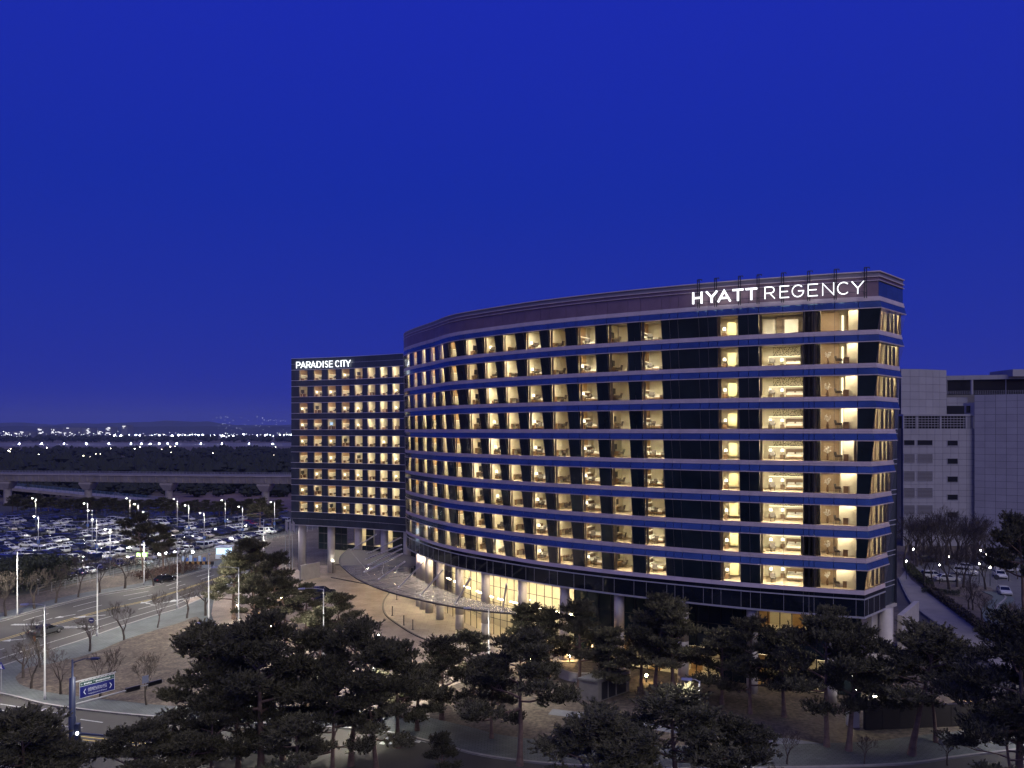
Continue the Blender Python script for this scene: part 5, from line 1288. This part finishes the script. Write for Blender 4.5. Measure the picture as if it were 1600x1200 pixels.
for s, z, ax in ((5.3, 7.0, dg), (7.4, 7.0, dg), (4.1, 4.75, d3)):
    c = ax*s+Vector((0, 0, z)); n_ = Vector((ax.y, -ax.x, 0)); m = MB(); M_ = Matrix(((ax.x, n_.x, 0, c.x), (ax.y, n_.y, 0, c.y), (0, 0, 1, c.z), (0, 0, 0, 1)))
    m.box((-.65, -.12, -.19), (.65, .12, .19), M_); sgl = m.build('signal_head', M_black, gan)
    for k in range(4): q = M_ @ Vector((-.47+k*.31, -.16, 0)); m = MB(); m.tube(q, q+n_*-.12, .12, n=8); m.build('signal_visor', M_black, sgl)
c = dg*6.5+Vector((0, 0, 7.55)); m = MB(); m.box((-.3, -.02, -.35), (.3, .02, .35), Matrix.Translation(c) @ Matrix.Rotation(ga, 4, 'Z')); m.build('back_plate', principled('plate_grey', (.3, .33, .42), .5), gan)
# the board: green strip on top, blue field below, white border and lettering
SW, SH = 3.05, 1.42
brd = empty('road_sign'); brd.parent = gan; brd.matrix_local = Matrix.Translation(dg*.55+Vector((0, -.0, 7.42))) @ Matrix.Rotation(ga, 4, 'Z')
M_sblue = principled('sign_blue', (.010, .016, .16), .45); M_sgreen = principled('sign_green', (.02, .07, .06), .45); M_swhite = principled('sign_lettering_white', (.75, .77, .8), .5)
m = MB(); m.box((0, -.10, 0), (SW, -.04, 1.02)); m.build('blue_board', M_sblue, brd)
m = MB(); m.box((0, -.10, 1.03), (SW, -.04, SH)); m.build('green_board', M_sgreen, brd)
m = MB()
for a, b in (((0, 0), (SW, .025)), ((0, 1.01), (SW, 1.035)), ((0, 0), (.03, SH)), ((SW-.03, 0), (SW, SH)), ((0, SH-.02), (SW, SH))): m.box((a[0], -.106, a[1]), (b[0], -.10, b[1]))
for k in range(9): m.box((.15+k*.34, -.106, SH+.05), (.36+k*.34, -.09, SH+.08))
m.build('white_border', M_swhite, brd)
m = MB()
for x, s in ((.32, 1), (SW-.32, -1)):
    for dz in (1, -1): m.hexa([(x, -.106, .5), (x+.07, -.106, .5), (x+.07+s*.16, -.106, .5+dz*.24), (x+s*.16, -.106, .5+dz*.24), (x, -.10, .5), (x+.07, -.10, .5), (x+.07+s*.16, -.10, .5+dz*.24), (x+s*.16, -.10, .5+dz*.24)])
m.build('chevron_arrows', M_swhite, brd)
def text_mesh(body, size, loc, parent, mat, width=None, name='lettering'):
    cu = bpy.data.curves.new('txt', 'FONT'); cu.body = body; cu.size = size; cu.align_x = 'CENTER'; to = bpy.data.objects.new('txt', cu); COL.objects.link(to)
    dgr = bpy.context.evaluated_depsgraph_get(); dgr.update(); me = bpy.data.meshes.new_from_object(to.evaluated_get(dgr)); me.name = name
    bpy.data.objects.remove(to); me.materials.clear(); me.materials.append(mat)
    xs = [v.co.x for v in me.vertices]; w_ = (max(xs)-min(xs)) if xs else 1; o = link(name, me, parent); s = (width/w_) if width else 1
    o.matrix_local = Matrix.Translation(loc) @ Matrix.Rotation(math.pi/2, 4, 'X') @ Matrix.Scale(s, 4, (1, 0, 0)); return o
text_mesh('영종해안남로321번길', .36, (SW/2, -.108, .48), brd, M_swhite, 1.62)
text_mesh('Yeongjonghaeannam-ro 321beon-gil', .17, (SW/2, -.108, .2), brd, M_swhite, 1.62)
text_mesh('←', .26, (.2, -.108, 1.12), brd, M_swhite); text_mesh('↑', .26, (SW*.40, -.108, 1.12), brd, M_swhite); text_mesh('→', .26, (SW-.2, -.108, 1.12), brd, M_swhite)
m = MB()   # place names on the green strip, too small to read
for x0, n in ((.38, 6), (SW*.40+.16, 7), (SW*.40+1.0, 4)):
    for k in range(n): m.box((x0+k*.115, -.106, 1.13+.02*(k % 2)), (x0+.075+k*.115, -.10, 1.29-.02*(k % 3)))
m.build('small_lettering', M_swhite, brd)
# small road signs
def post_sign(p, h, label, build):
    e = empty('road_sign_post', (p.x, p.y, .12)); tag(e, label, 'road sign', 'small road signs'); m = MB(); m.lathe([(.035, 0), (.035, h)], 6); m.build('post', M_pole, e); build(e, h); return e
def b_round(e, h):
    m = MB(); m.tube((0, -.03, h), (0, -.06, h), .42, n=20); m.build('blue_disc', M_sblue, e); m = MB(); m.box((-.26, -.075, h-.06), (.26, -.062, h+.06)); m.build('white_bar', M_swhite, e)
def b_tri(e, h):
    m = MB(); m.hexa([(-.5, -.06, h-.4), (.5, -.06, h-.4), (.04, -.06, h+.45), (-.04, -.06, h+.45), (-.5, -.03, h-.4), (.5, -.03, h-.4), (.04, -.03, h+.45), (-.04, -.03, h+.45)]); m.build('blue_triangle', M_sblue, e)
    m = MB(); m.tube((0, -.075, h+.1), (0, -.062, h+.1), .06, n=8); m.hexa([(-.05, -.075, h-.15), (.05, -.075, h-.15), (.05, -.075, h+.03), (-.05, -.075, h+.03), (-.05, -.062, h-.15), (.05, -.062, h-.15), (.05, -.062, h+.03), (-.05, -.062, h+.03)])
    for s in (-1, 1): m.hexa([(0, -.075, h-.15), (s*.06, -.075, h-.13), (s*.18, -.075, h-.35), (s*.1, -.075, h-.36), (0, -.062, h-.15), (s*.06, -.062, h-.13), (s*.18, -.062, h-.35), (s*.1, -.062, h-.36)])
    m.build('walking_figure', M_swhite, e)
def b_or(e, h): m = MB(); m.box((-.2, -.06, h-.4), (.2, -.03, h+.2)); m.box((-.1, -.05, h+.2), (.1, -.03, h+.4)); m.build('orange_plate', principled('orange_plate', (.6, .22, .04), .5), e)
post_sign(G(143, 998), 2.6, 'round blue sign with a white bar beside the main road', b_round)
post_sign(G(2, 1080), 2.9, 'blue pedestrian crossing sign at the left edge', b_tri)
post_sign(G(54, 1024), 2.2, 'small orange plate on a post beside the main road', b_or)
post_sign(G(1557, 924), 2.6, 'dark round sign on a post by the white saloon in the side car park', lambda e, h: (lambda m: (m.tube((0, -.03, h), (0, -.06, h), .5, n=18), m.build('disc', M_steel, e)))(MB()))

# ================================================================== cars
def car_body(kind):
    m = MB()
    if kind == 'sedan': prof = [(-2.35, .45), (-2.3, .85), (-1.55, .98), (1.05, .95), (2.1, .78), (2.35, .62), (2.35, .40), (2.1, .28), (-2.2, .28)]; cab = [(-1.75, .97), (-1.15, 1.42), (.35, 1.45), (1.15, .95)]; w = .90
    elif kind == 'suv': prof = [(-2.25, .5), (-2.25, 1.05), (-2.1, 1.1), (1.0, 1.08), (2.05, .95), (2.3, .75), (2.3, .45), (2.05, .34), (-2.1, .34)]; cab = [(-2.2, 1.1), (-1.95, 1.66), (.25, 1.70), (1.1, 1.08)]; w = .95
    else: prof = [(-2.55, .5), (-2.55, 1.1), (-2.5, 1.15), (1.6, 1.15), (2.3, .95), (2.55, .75), (2.55, .45), (2.3, .34), (-2.4, .34)]; cab = [(-2.52, 1.14), (-2.4, 1.92), (.9, 1.95), (1.75, 1.14)]; w = .97
    n = len(prof)
    # rounded section: three cross stations per side
    rings = []
    for y, ins in ((-w, .05), (-w*.94, 0), (w*.94, 0), (w, .05)):
        cz = .65; rings.append([(x*(1-ins*.6), y, cz+(z-cz)*(1-ins*2.2)) for x, z in prof])
    i0 = len(m.v)
    for r_ in rings: m.v += r_
    for k in range(3):
        for j in range(n): j2 = (j+1) % n; m.f.append((i0+k*n+j, i0+(k+1)*n+j, i0+(k+1)*n+j2, i0+k*n+j2)); m.mi.append(0)
    m.f.append(tuple(i0+j for j in range(n))); m.mi.append(0); m.f.append(tuple(i0+3*n+n-1-j for j in range(n))); m.mi.append(0)
    # roof panel and pillars over the glasshouse
    a, b, c, d = cab; wt = w*.78; rz_ = .05
    m.hexa([(b[0], -wt, b[1]-rz_), (c[0], -wt, c[1]-rz_), (c[0]-.05, -wt+.06, c[1]+.02), (b[0]+.05, -wt+.06, b[1]+.02), (b[0], wt, b[1]-rz_), (c[0], wt, c[1]-rz_), (c[0]-.05, wt-.06, c[1]+.02), (b[0]+.05, wt-.06, b[1]+.02)])
    for s in (-1, 1):
        for p, q in ((a, b), (d, c), ((-.2, (a[1]+d[1])/2), (-.35, c[1]))): m.tube((p[0], s*(w*.93), p[1]-.03), (q[0], s*(wt+.01), q[1]-.03), .05, n=4)
    g = MB(); wb_ = w*.93; wt2 = wt*.99
    g.hexa([(a[0], -wb_, a[1]-.02), (d[0], -wb_, d[1]-.02), (c[0], -wt2, c[1]-.04), (b[0], -wt2, b[1]-.04), (a[0], wb_, a[1]-.02), (d[0], wb_, d[1]-.02), (c[0], wt2, c[1]-.04), (b[0], wt2, b[1]-.04)])
    hl = MB(); tl = MB(); fx, fz = max(p[0] for p in prof), .66
    for s in (-1, 1): hl.box((fx-.12, s*w*.66-.16, fz-.07), (fx+.01, s*w*.66+.16, fz+.06)); tl.box((-fx-.0, s*w*.72-.13, fz+.05), (-fx+.12, s*w*.72+.13, fz+.22))
    return m.mesh('car_body', None or [principled('paint_white', (.58, .58, .57), .25, coat=.5)]), g.mesh('car_windows', principled('car_glass', (.008, .01, .012), .05, spec=.7)), (fx, w, .62 if kind == 'sedan' else .66, hl.mesh('headlight', principled('lamp_clear', (.6, .62, .65), .1)), tl.mesh('tail_light', principled('lamp_red', (.25, .01, .01), .2)))
CARS = {k: car_body(k) for k in ('sedan', 'suv', 'van')}
wh = MB(); wh.tube((0, -.11, 0), (0, .11, 0), .33, n=12); ME_wheel = wh.mesh('wheel', principled('tyre', (.012, .012, .012), .8))
rim = MB(); rim.tube((0, -.125, 0), (0, .125, 0), .2, n=8); ME_rim = rim.mesh('rim', principled('alloy', (.45, .45, .46), .3, .8))
PAINT = {'white': MATS['paint_white'], 'silver': principled('paint_silver', (.42, .43, .44), .28, .6, coat=.5), 'black': principled('paint_black', (.010, .010, .012), .2, coat=.6), 'grey': principled('paint_grey', (.10, .105, .11), .25, .4, coat=.5), 'navy': principled('paint_navy', (.015, .02, .06), .25, .2, coat=.5), 'red': principled('paint_red', (.25, .02, .02), .25, coat=.5), 'beige': principled('paint_beige', (.38, .34, .27), .3, .3, coat=.4)}
KN = {'sedan': 'saloon car', 'suv': 'tall car', 'van': 'people carrier'}
def add_car(p, rz, kind, colr, label, group, full=False):
    b, g, (fx, w, wx, hlm, tlm) = CARS[kind]
    o = link('parked_car', b); o.location = (p.x, p.y, .012); o.rotation_euler = (0, 0, rz); tag(o, label, 'car', group)
    o.material_slots[0].link = 'OBJECT'; o.material_slots[0].material = PAINT[colr]
    link('windows', g, o)
    for sx_ in (-1, 1):
        for sy_ in (-1, 1):
            q = link('wheel', ME_wheel, o); q.location = (sx_*fx*wx, sy_*(w-.10), .33)
            if full: link('rim', ME_rim, q)
    if full: link('headlights', hlm, o); link('tail_lights', tlm, o)
    return o
RC = random.Random(99); cars = []
rot_car = math.atan2(V.y, V.x)
for ri, v in enumerate(ROWS):
    k_in = 0
    for k in range(50):
        c = lot(k*2.55, v); x, y = proj((c.x, c.y, 0))
        if x < -22 or x > 445: continue
        k_in += 1
        if RC.random() < .06: continue
        cars.append((c.y, c, ri, k_in))
cars.sort(key=lambda q: q[0])
import collections
for d, c, ri, k in cars[:300]:
    kind = RC.choices(('sedan', 'suv', 'van'), (5, 4, 1))[0]; colr = RC.choices(('white', 'silver', 'black', 'grey', 'navy', 'beige', 'red'), (34, 14, 22, 18, 5, 3, 1))[0]
    c2 = c+V*RC.uniform(-.35, .35)
    add_car(c2, rot_car+(math.pi if RC.random() < .5 else 0)+RC.uniform(-.03, .03), kind, colr, '%s %s, %s car park row from the road, %s from near end' % (colr, KN[kind], nth(ri+1), nth(k)), 'cars in the full car park', full=d < 175)
rest = cars[300:]
if rest:
    m = MB()
    for d, c, ri, k in rest:
        T_ = Matrix.Translation((c.x, c.y, .01)) @ Matrix.Rotation(rot_car, 4, 'Z')
        b = CARS['sedan'][0]; i = len(m.v); m.v += [tuple(T_ @ q.co) for q in b.vertices]
        for p_ in b.polygons: m.f.append(tuple(i+q for q in p_.vertices)); m.mi.append(0)
    tag(m.build('far_parked_cars', PAINT['grey']), 'mass of parked cars at the far left of the car park', 'cars', kind='stuff')
o = add_car(G(376, 843).xy.to_3d(), rot_car+.5, 'sedan', 'grey', 'car with glowing red tail lights leaving the car park', 'moving cars', True)
for ch in o.children:
    if ch.name.startswith('tail_lights'):
        ch.data = ch.data.copy(); ch.data.materials[0] = E_red
for (x, y, rz, kd, cl, lb) in ((290, 857, rot_car, 'suv', 'white', 'large white tall car alone at the end of a car park row'), (172, 881, rot_car+.1, 'sedan', 'silver', 'silver saloon in front of the green lit sign'), (196, 882, rot_car, 'sedan', 'white', 'white saloon left of the green lit sign'), (207, 882, rot_car, 'suv', 'black', 'black tall car under the green lit sign'), (222, 882, rot_car+.1, 'sedan', 'white', 'white saloon right of the black tall car by the entrance'), (72, 991, 1.2, 'sedan', 'grey', 'grey saloon driving on the near lane of the main road'), (258, 909, 1.1, 'sedan', 'black', 'dark saloon on the far lane near the car park entrance'), (505, 931, .15, 'suv', 'black', 'black tall car parked on the plaza beside the pines'), (512, 941, .1, 'sedan', 'black', 'black saloon nearest the pines on the plaza')):
    add_car(G(x, y), rz, kd, cl, lb, 'cars around the hotel', True)
    if 'driving' in lb: o = COL.objects[-1]
rcars = [(1458, 904, .1, 'suv', 'white', 'white tall car left in the front row of the side car park'), (1480, 908, .15, 'sedan', 'white', 'white saloon second in the front row of the side car park'), (1509, 898, .6, 'suv', 'white', 'white tall car turned toward the camera in the side car park'), (1511, 890, .5, 'sedan', 'white', 'white saloon behind the turned tall car'), (1523, 889, .5, 'sedan', 'black', 'black saloon beside the turned white cars'), (1543, 876, .4, 'van', 'white', 'white people carrier at the back of the side car park'), (1537, 886, .3, 'sedan', 'silver', 'silver saloon in the middle of the side car park'), (1556, 884, .2, 'sedan', 'white', 'white saloon in the second row of the side car park'), (1562, 902, 1.9, 'sedan', 'white', 'white saloon facing the camera by the kerb line'), (1569, 928, 1.95, 'sedan', 'white', 'large white saloon driving out of the side car park'), (1571, 893, .2, 'suv', 'white', 'white tall car at the right of the side car park'), (1447, 877, .1, 'sedan', 'grey', 'grey saloon in shadow beneath the bare thicket'), (1592, 880, .3, 'suv', 'grey', 'grey tall car at the right picture edge')]
for x, y, rz, kd, cl, lb in rcars: add_car(G(x, y), -rz if rz < 1 else -rz, kd, cl, lb, 'cars in the side car park', True)
# ================================================================== car park entrance
bo = empty('entrance_booth', G(350, 872)); tag(bo, 'small white and blue lit ticket booth at the car park entrance', 'booth')
m = MB(); m.box((-1.6, -1.2, 0), (1.6, 1.2, 1.1)); m.box((-1.8, -1.4, 2.6), (1.8, 1.4, 2.95)); m.build('cabin', principled('booth_white', (.6, .65, .7), .5), bo)
m = MB(); m.box((-1.5, -1.1, 1.1), (1.5, 1.1, 2.6)); m.build('lit_window', emit('booth_glow', (.6, .8, 1), 1.6), bo)
for i, x in enumerate((286, 292, 298, 305, 312, 319)):
    p = G(x, 878); m = MB(); hb = (1.1, .8, 1.4, .7, 1.2, .9)[i]; m.box((-.32, -.05, .2), (.32, .05, .2+hb)); m.tube((-.28, 0, 0), (-.28, 0, .3), .04, n=5); m.tube((.28, 0, 0), (.28, 0, .3), .04, n=5); o = m.build('blue_banner', principled('banner_blue', (.03, .08, .28), .6) if i % 2 else principled('banner_pale', (.30, .36, .48), .6)); o.location = p; tag(o, ('blue' if i % 2 else 'pale')+' banner board by the car park entrance, %s from the left' % ORD[i+1], 'banner', 'blue entrance banners')
gs = empty('entrance_led_sign', G(222, 886)); tag(gs, 'glowing green sign on a frame above the car park edge', 'sign')
m = MB(); m.box((-1.2, -.1, 2.4), (1.2, .1, 3.2)); m.build('green_screen', E_green, gs); m = MB(); m.tube((-1.1, 0, 0), (-1.1, 0, 2.4), .06, n=6); m.tube((1.1, 0, 0), (1.1, 0, 2.4), .06, n=6); m.box((-4.5, -.1, 3.25), (4.5, .1, 3.4)); m.build('frame', M_steel, gs)
for (x, y, lb) in ((249, 888, 'left'), (259, 886, 'second'), (273, 884, 'third'), (301, 884, 'fourth')):
    p = G(x, y); e = empty('work_light', (p.x, p.y, 0)); tag(e, 'glaring white work light at the car park entrance, %s of four' % lb, 'work light', 'entrance work lights')
    m = MB(); m.lathe([(.05, 0), (.04, 3)], 6); m.build('post', M_steel, e); m = MB(); m.lathe([(.1, 3), (.22, 3.1), (.22, 3.3), (.1, 3.4)], 8); m.build('glow', emit('work_light', (.8, .88, 1), 160), e)
m = MB()
for k in range(5): m.box((-3+k*1.2, -.1, .9), (-2.4+k*1.2, .1, 1.5))
o = m.build('striped_barrier', principled('barrier_orange', (.5, .28, .08), .6)); m = MB(); m.box((-3.2, -.06, .85), (3.2, .06, 1.55)); m.box((-2.9, -.1, 0), (-2.7, .1, .9)); m.box((2.7, -.1, 0), (2.9, .1, .9)); m.build('board', M_black, o); p = G(312, 888); o.location = p; tag(o, 'black and orange striped barrier at the entrance', 'barrier')
# mesh fence posts along the car park edge
fe = empty('car_park_fence', (0, 0, 0)); tag(fe, 'thin mesh fence along the edge of the full car park', 'fence')
for k in range(44):
    q = lot(-12+k*3, 6.5); m = MB(); m.tube((q.x, q.y, 0), (q.x, q.y, 1.8), .04, n=5); m.build('post', M_pole, fe)
m = MB()
for z in (.3, .8, 1.3, 1.75): a, b = lot(-12, 6.5), lot(117, 6.5); m.tube((a.x, a.y, z), (b.x, b.y, z), .018, n=4)
m.build('wires', M_pole, fe)
# ================================================================== walls and kiosk near the hotel
dw = MB(); a, b = G(1352, 1141), G(1565, 1132)
d = (b-a).normalized(); n = Vector((-d.y, d.x, 0))*.4; h = Vector((0, 0, 2.3))
dwo = empty('boundary_wall', (0, 0, 0)); tag(dwo, 'low dark brown boundary wall behind the flat topped pines', 'wall')
for k in range(8):
    p, q = a.lerp(b, k/8), a.lerp(b, (k+1)/8); m = MB(); g = d*.02; m.hexa([p+g, q-g, q-g+h, p+g+h, p+g+n, q-g+n, q-g+n+h, p+g+n+h]); m.build('wall_panel', principled('dark_brown_wall', (.022, .018, .018), .7, var=.2, scale=.8), dwo)
ki = empty('garden_kiosk', (0, 0, 0)); tag(ki, 'low flat roofed concrete service kiosk among the pines', 'kiosk')
A_, B_, C_ = G(905, 1092), G(934, 1097), G(983, 1080)
m = MB(); dd = C_-B_; hh = Vector((0, 0, 2.3)); m.hexa([A_, B_, B_+hh, A_+hh, A_+dd, B_+dd, B_+dd+hh, A_+dd+hh]); m.build('walls', principled('kiosk_concrete', (.20, .19, .17), .8, var=.2, scale=.8), ki)
m = MB(); z_ = Vector((0, 0, 2.3)); z2 = Vector((0, 0, 2.5)); e_ = .25; m.hexa([A_+z_-dd.normalized()*e_, B_+z_-dd.normalized()*e_, B_+z2-dd.normalized()*e_, A_+z2-dd.normalized()*e_, A_+dd+z_, B_+dd+z_, B_+dd+z2, A_+dd+z2]); m.build('roof', principled('kiosk_roof', (.22, .22, .2), .8), ki)
m = MB(); nn = Vector((dd.y, -dd.x, 0)).normalized()*.03
for u0, u1 in ((.12, .3), (.34, .55), (.6, .9)): m.hexa([B_+dd*u0+nn+Vector((0, 0, .1)), B_+dd*u1+nn+Vector((0, 0, .1)), B_+dd*u1+nn+Vector((0, 0, 2.1)), B_+dd*u0+nn+Vector((0, 0, 2.1)), B_+dd*u0+Vector((0, 0, .1)), B_+dd*u1+Vector((0, 0, .1)), B_+dd*u1+Vector((0, 0, 2.1)), B_+dd*u0+Vector((0, 0, 2.1))])
m.build('louvre_door', M_steel, ki)
wb2 = MB(); p = G(1328, 1137); wb2.box((0, 0, 0), (1.0, 1.0, 1.9)); wb2.box((-.06, -.06, 1.9), (1.06, 1.06, 2.0)); o = wb2.build('utility_cabinet', principled('cabinet_white', (.55, .55, .54), .5)); o.location = p; tag(o, 'pale utility cabinet left of the dark boundary wall', 'cabinet')
gw = MB(); gpts = catmull([Vector(G(*q)[:2]) for q in ((870, 1058), (900, 1066), (950, 1064), (985, 1056))], .8); strip(gw, gpts, 0, .4, 0, 1.1); tag(gw.build('curved_garden_wall', M_conc), 'low curved pale garden wall behind the kiosk', 'wall')
lw = MB(); p, q = G(470, 908), G(500, 902); d = (q-p).normalized(); n = Vector((-d.y, d.x, 0))*.4; h = Vector((0, 0, 3.2)); lw.hexa([p, q, q+h, p+h, p+n, q+n, q+n+h, p+n+h]); tag(lw.build('forecourt_wall', M_conc), 'pale low wall lit by lamps left of the wing entrance', 'wall')
rpw = MB(); strip(rpw, catmull([Vector(p[:2]) for p in dl], 1), -.15, .15, 0, .45); o = rpw.build('ramp_parapet', principled('parapet_grey', (.20, .19, .18), .85, var=.2, scale=.6)); tag(o, 'low parapet wall between the ramp and the service road', 'wall')
# ================================================================== far country
def far_light(px, py, d, r, mat, label, group, cat='floodlight', pole=True):
    p = PD(px, py, d); e = empty('floodlight_mast', (p.x, p.y, 0)); tag(e, label, cat, group)
    m = MB(); m.lathe([(r*.5, -r*.8), (r, -r*.3), (r, r*.3), (r*.5, r*.8)], 8); l = m.build('lamp', mat, e); l.location = (0, 0, p.z)
    if pole: m = MB(); m.lathe([(.5, 0), (.3, max(.5, p.z-r))], 5); m.build('mast', M_steel, e)
RF = random.Random(4)
lim = [x for x in range(172, 460, 5)]
for i, x in enumerate(lim):
    if RF.random() < .12: continue
    b = RF.random(); far_light(x+RF.uniform(-2.5, 2.5), 680+RF.uniform(-1.2, 1.4), 3300+RF.uniform(-80, 80), 2.8 if b > .82 else (1.2 if b > .45 else .8), E_flood, 'white airport floodlight on the horizon, %s of the bright row from the left' % nth(i+1), 'bright airport floodlights')
for i, x in enumerate((30, 65, 100, 135, 170, 205, 221, 235, 249, 262, 276, 314, 347, 389, 426)):
    far_light(x, 693.2, 1640, .8, emit('apron_lamp', (.95, .95, 1), 700), 'apron lamp with a pool of light below it, %s from the left' % nth(i+1), 'apron lamps', 'apron lamp')
for i in range(70):
    x = RF.uniform(-5, 455); far_light(x, RF.uniform(674, 690), 3000, RF.uniform(.8, 1.5), E_tiny, 'tiny far light among the airport buildings, %s scattered' % nth(i+1), 'scattered far lights', 'far light', False)
for i in range(36):
    x = RF.uniform(0, 440); far_light(x, RF.uniform(697, 724), 655 if RF.random() < .5 else 740, RF.uniform(.18, .34), emit('town_lamp', (1, .90, .62), 30), 'yellowish lamp among the dark trees beyond the guideway, %s scattered' % nth(i+1), 'lamps beyond the guideway', 'street lamp')
for i in range(14): far_light(330+i*9.5+RF.uniform(-2, 2), 687, 2300, 1.2, emit('orange_far_lamp', (1, .45, .15), 8), 'orange far lamp under the bright row, %s from left' % nth(i+1), 'orange far lamps', 'far light')
for i in range(46):
    x = RF.gauss(360, 14) if i < 24 else RF.uniform(400, 458); y = RF.uniform(651, 672); far_light(x, y, 5200, RF.uniform(1.0, 2.0), E_hill, 'pinprick light of far hillside flats, %s scattered' % nth(i+1), 'hillside lights', 'far light', False)
m = MB()
for i in range(240):
    x = RF.uniform(0, 458); y = 681+RF.gauss(0, 1.6) if RF.random() < .65 else RF.uniform(676, 690); p = PD(x, y, RF.uniform(2750, 3200)); r = RF.uniform(.35, .9); m.box((p.x-r, p.y-r, p.z-r), (p.x+r, p.y+r, p.z+r))
tag(m.build('far_light_speckle', E_tiny), 'fine speckle of countless airport lights along the horizon', 'far lights', kind='stuff')
M_farb = principled('far_block', (.16, .16, .2), .7)
for i, (x0, x1, y) in enumerate(((20, 46, 674), (58, 68, 668), (84, 116, 673), (98, 128, 668), (132, 142, 669), (164, 174, 667), (190, 199, 664), (75, 88, 669), (150, 160, 673), (5, 18, 675))):
    d = 3600+40*i; p = PD(x0, y, d); q = PD(x1, y, d); e = empty('far_building', (p.x, p.y, 0)); tag(e, 'hazy airport block on the horizon, %s from the left edge' % ORD[sorted((20, 58, 84, 98, 132, 164, 190, 75, 150, 5)).index(x0)+1], 'building', 'far airport blocks')
    m = MB(); m.box((0, 0, 0), (q.x-p.x, 60, p.z)); m.build('wall', M_farb, e)
    for k in range(RF.randrange(3, 9)):
        wx = RF.uniform(2, q.x-p.x-14); wz = RF.uniform(.3, .9)*p.z; m = MB(); m.box((wx, -.6, wz), (wx+RF.uniform(5, 14), 0, wz+3.5)); m.build('lit_window', E_farwin, e)
e = [o for o in COL.objects if o.name.startswith('far_building')]
p = PD(191, 668.5, 3950); m = MB(); m.box((0, -2, -4), (22, 0, 10)); o = m.build('far_billboard', emit('billboard', (.95, .95, 1), 3)); o.location = p; tag(o, 'small bright white billboard above the horizon lights', 'billboard')
def hills(name, d, y0, amp, seed, x0, x1, label):
    m = MB(); n = 160; pts = []
    for k in range(n+1):
        px = x0+(x1-x0)*k/n; f = k/n; ny = noise.noise(Vector((px*.006, seed, 0)))*.6+noise.noise(Vector((px*.02, seed, 3)))*.3+noise.noise(Vector((px*.07, seed, 5)))*.1
        top = CH+(HZ-y0)*d/F+amp*ny; X = (px-800)*d/F; pts.append((X, max(10, top)))
    for k in range(n):
        a, b = pts[k], pts[k+1]; m.face([(a[0], d-900, 0), (b[0], d-900, 0), (b[0], d, b[1]), (a[0], d, a[1])]); m.face([(a[0], d, a[1]), (b[0], d, b[1]), (b[0], d+1500, 0), (a[0], d+1500, 0)])
    tag(m.build(name, principled('hill_wood', (.03, .035, .03), .95, var=.3, scale=.004), None, True), kind='structure')
hills('far_hills', 9000, 661, 110, 2.0, -900, 2600, ''); hills('nearer_hills', 6300, 667, 60, 7.0, -900, 2600, '')
# ================================================================== evening haze
hz = MB(); hz.box((-12000, -60, -1), (12000, 11000, 260)); ho = hz.build('haze', []); ho['kind'] = 'stuff'
hm = bpy.data.materials.new('haze_air'); hm.use_nodes = True; _n = hm.node_tree.nodes; _n.remove(_n['Principled BSDF'])
pv = _n.new('ShaderNodeVolumePrincipled'); pv.inputs['Color'].default_value = (.62, .70, 1, 1); pv.inputs['Density'].default_value = .00008; pv.inputs['Anisotropy'].default_value = .2
hm.node_tree.links.new(pv.outputs[0], _n['Material Output'].inputs['Volume']); ho.data.materials.append(hm)
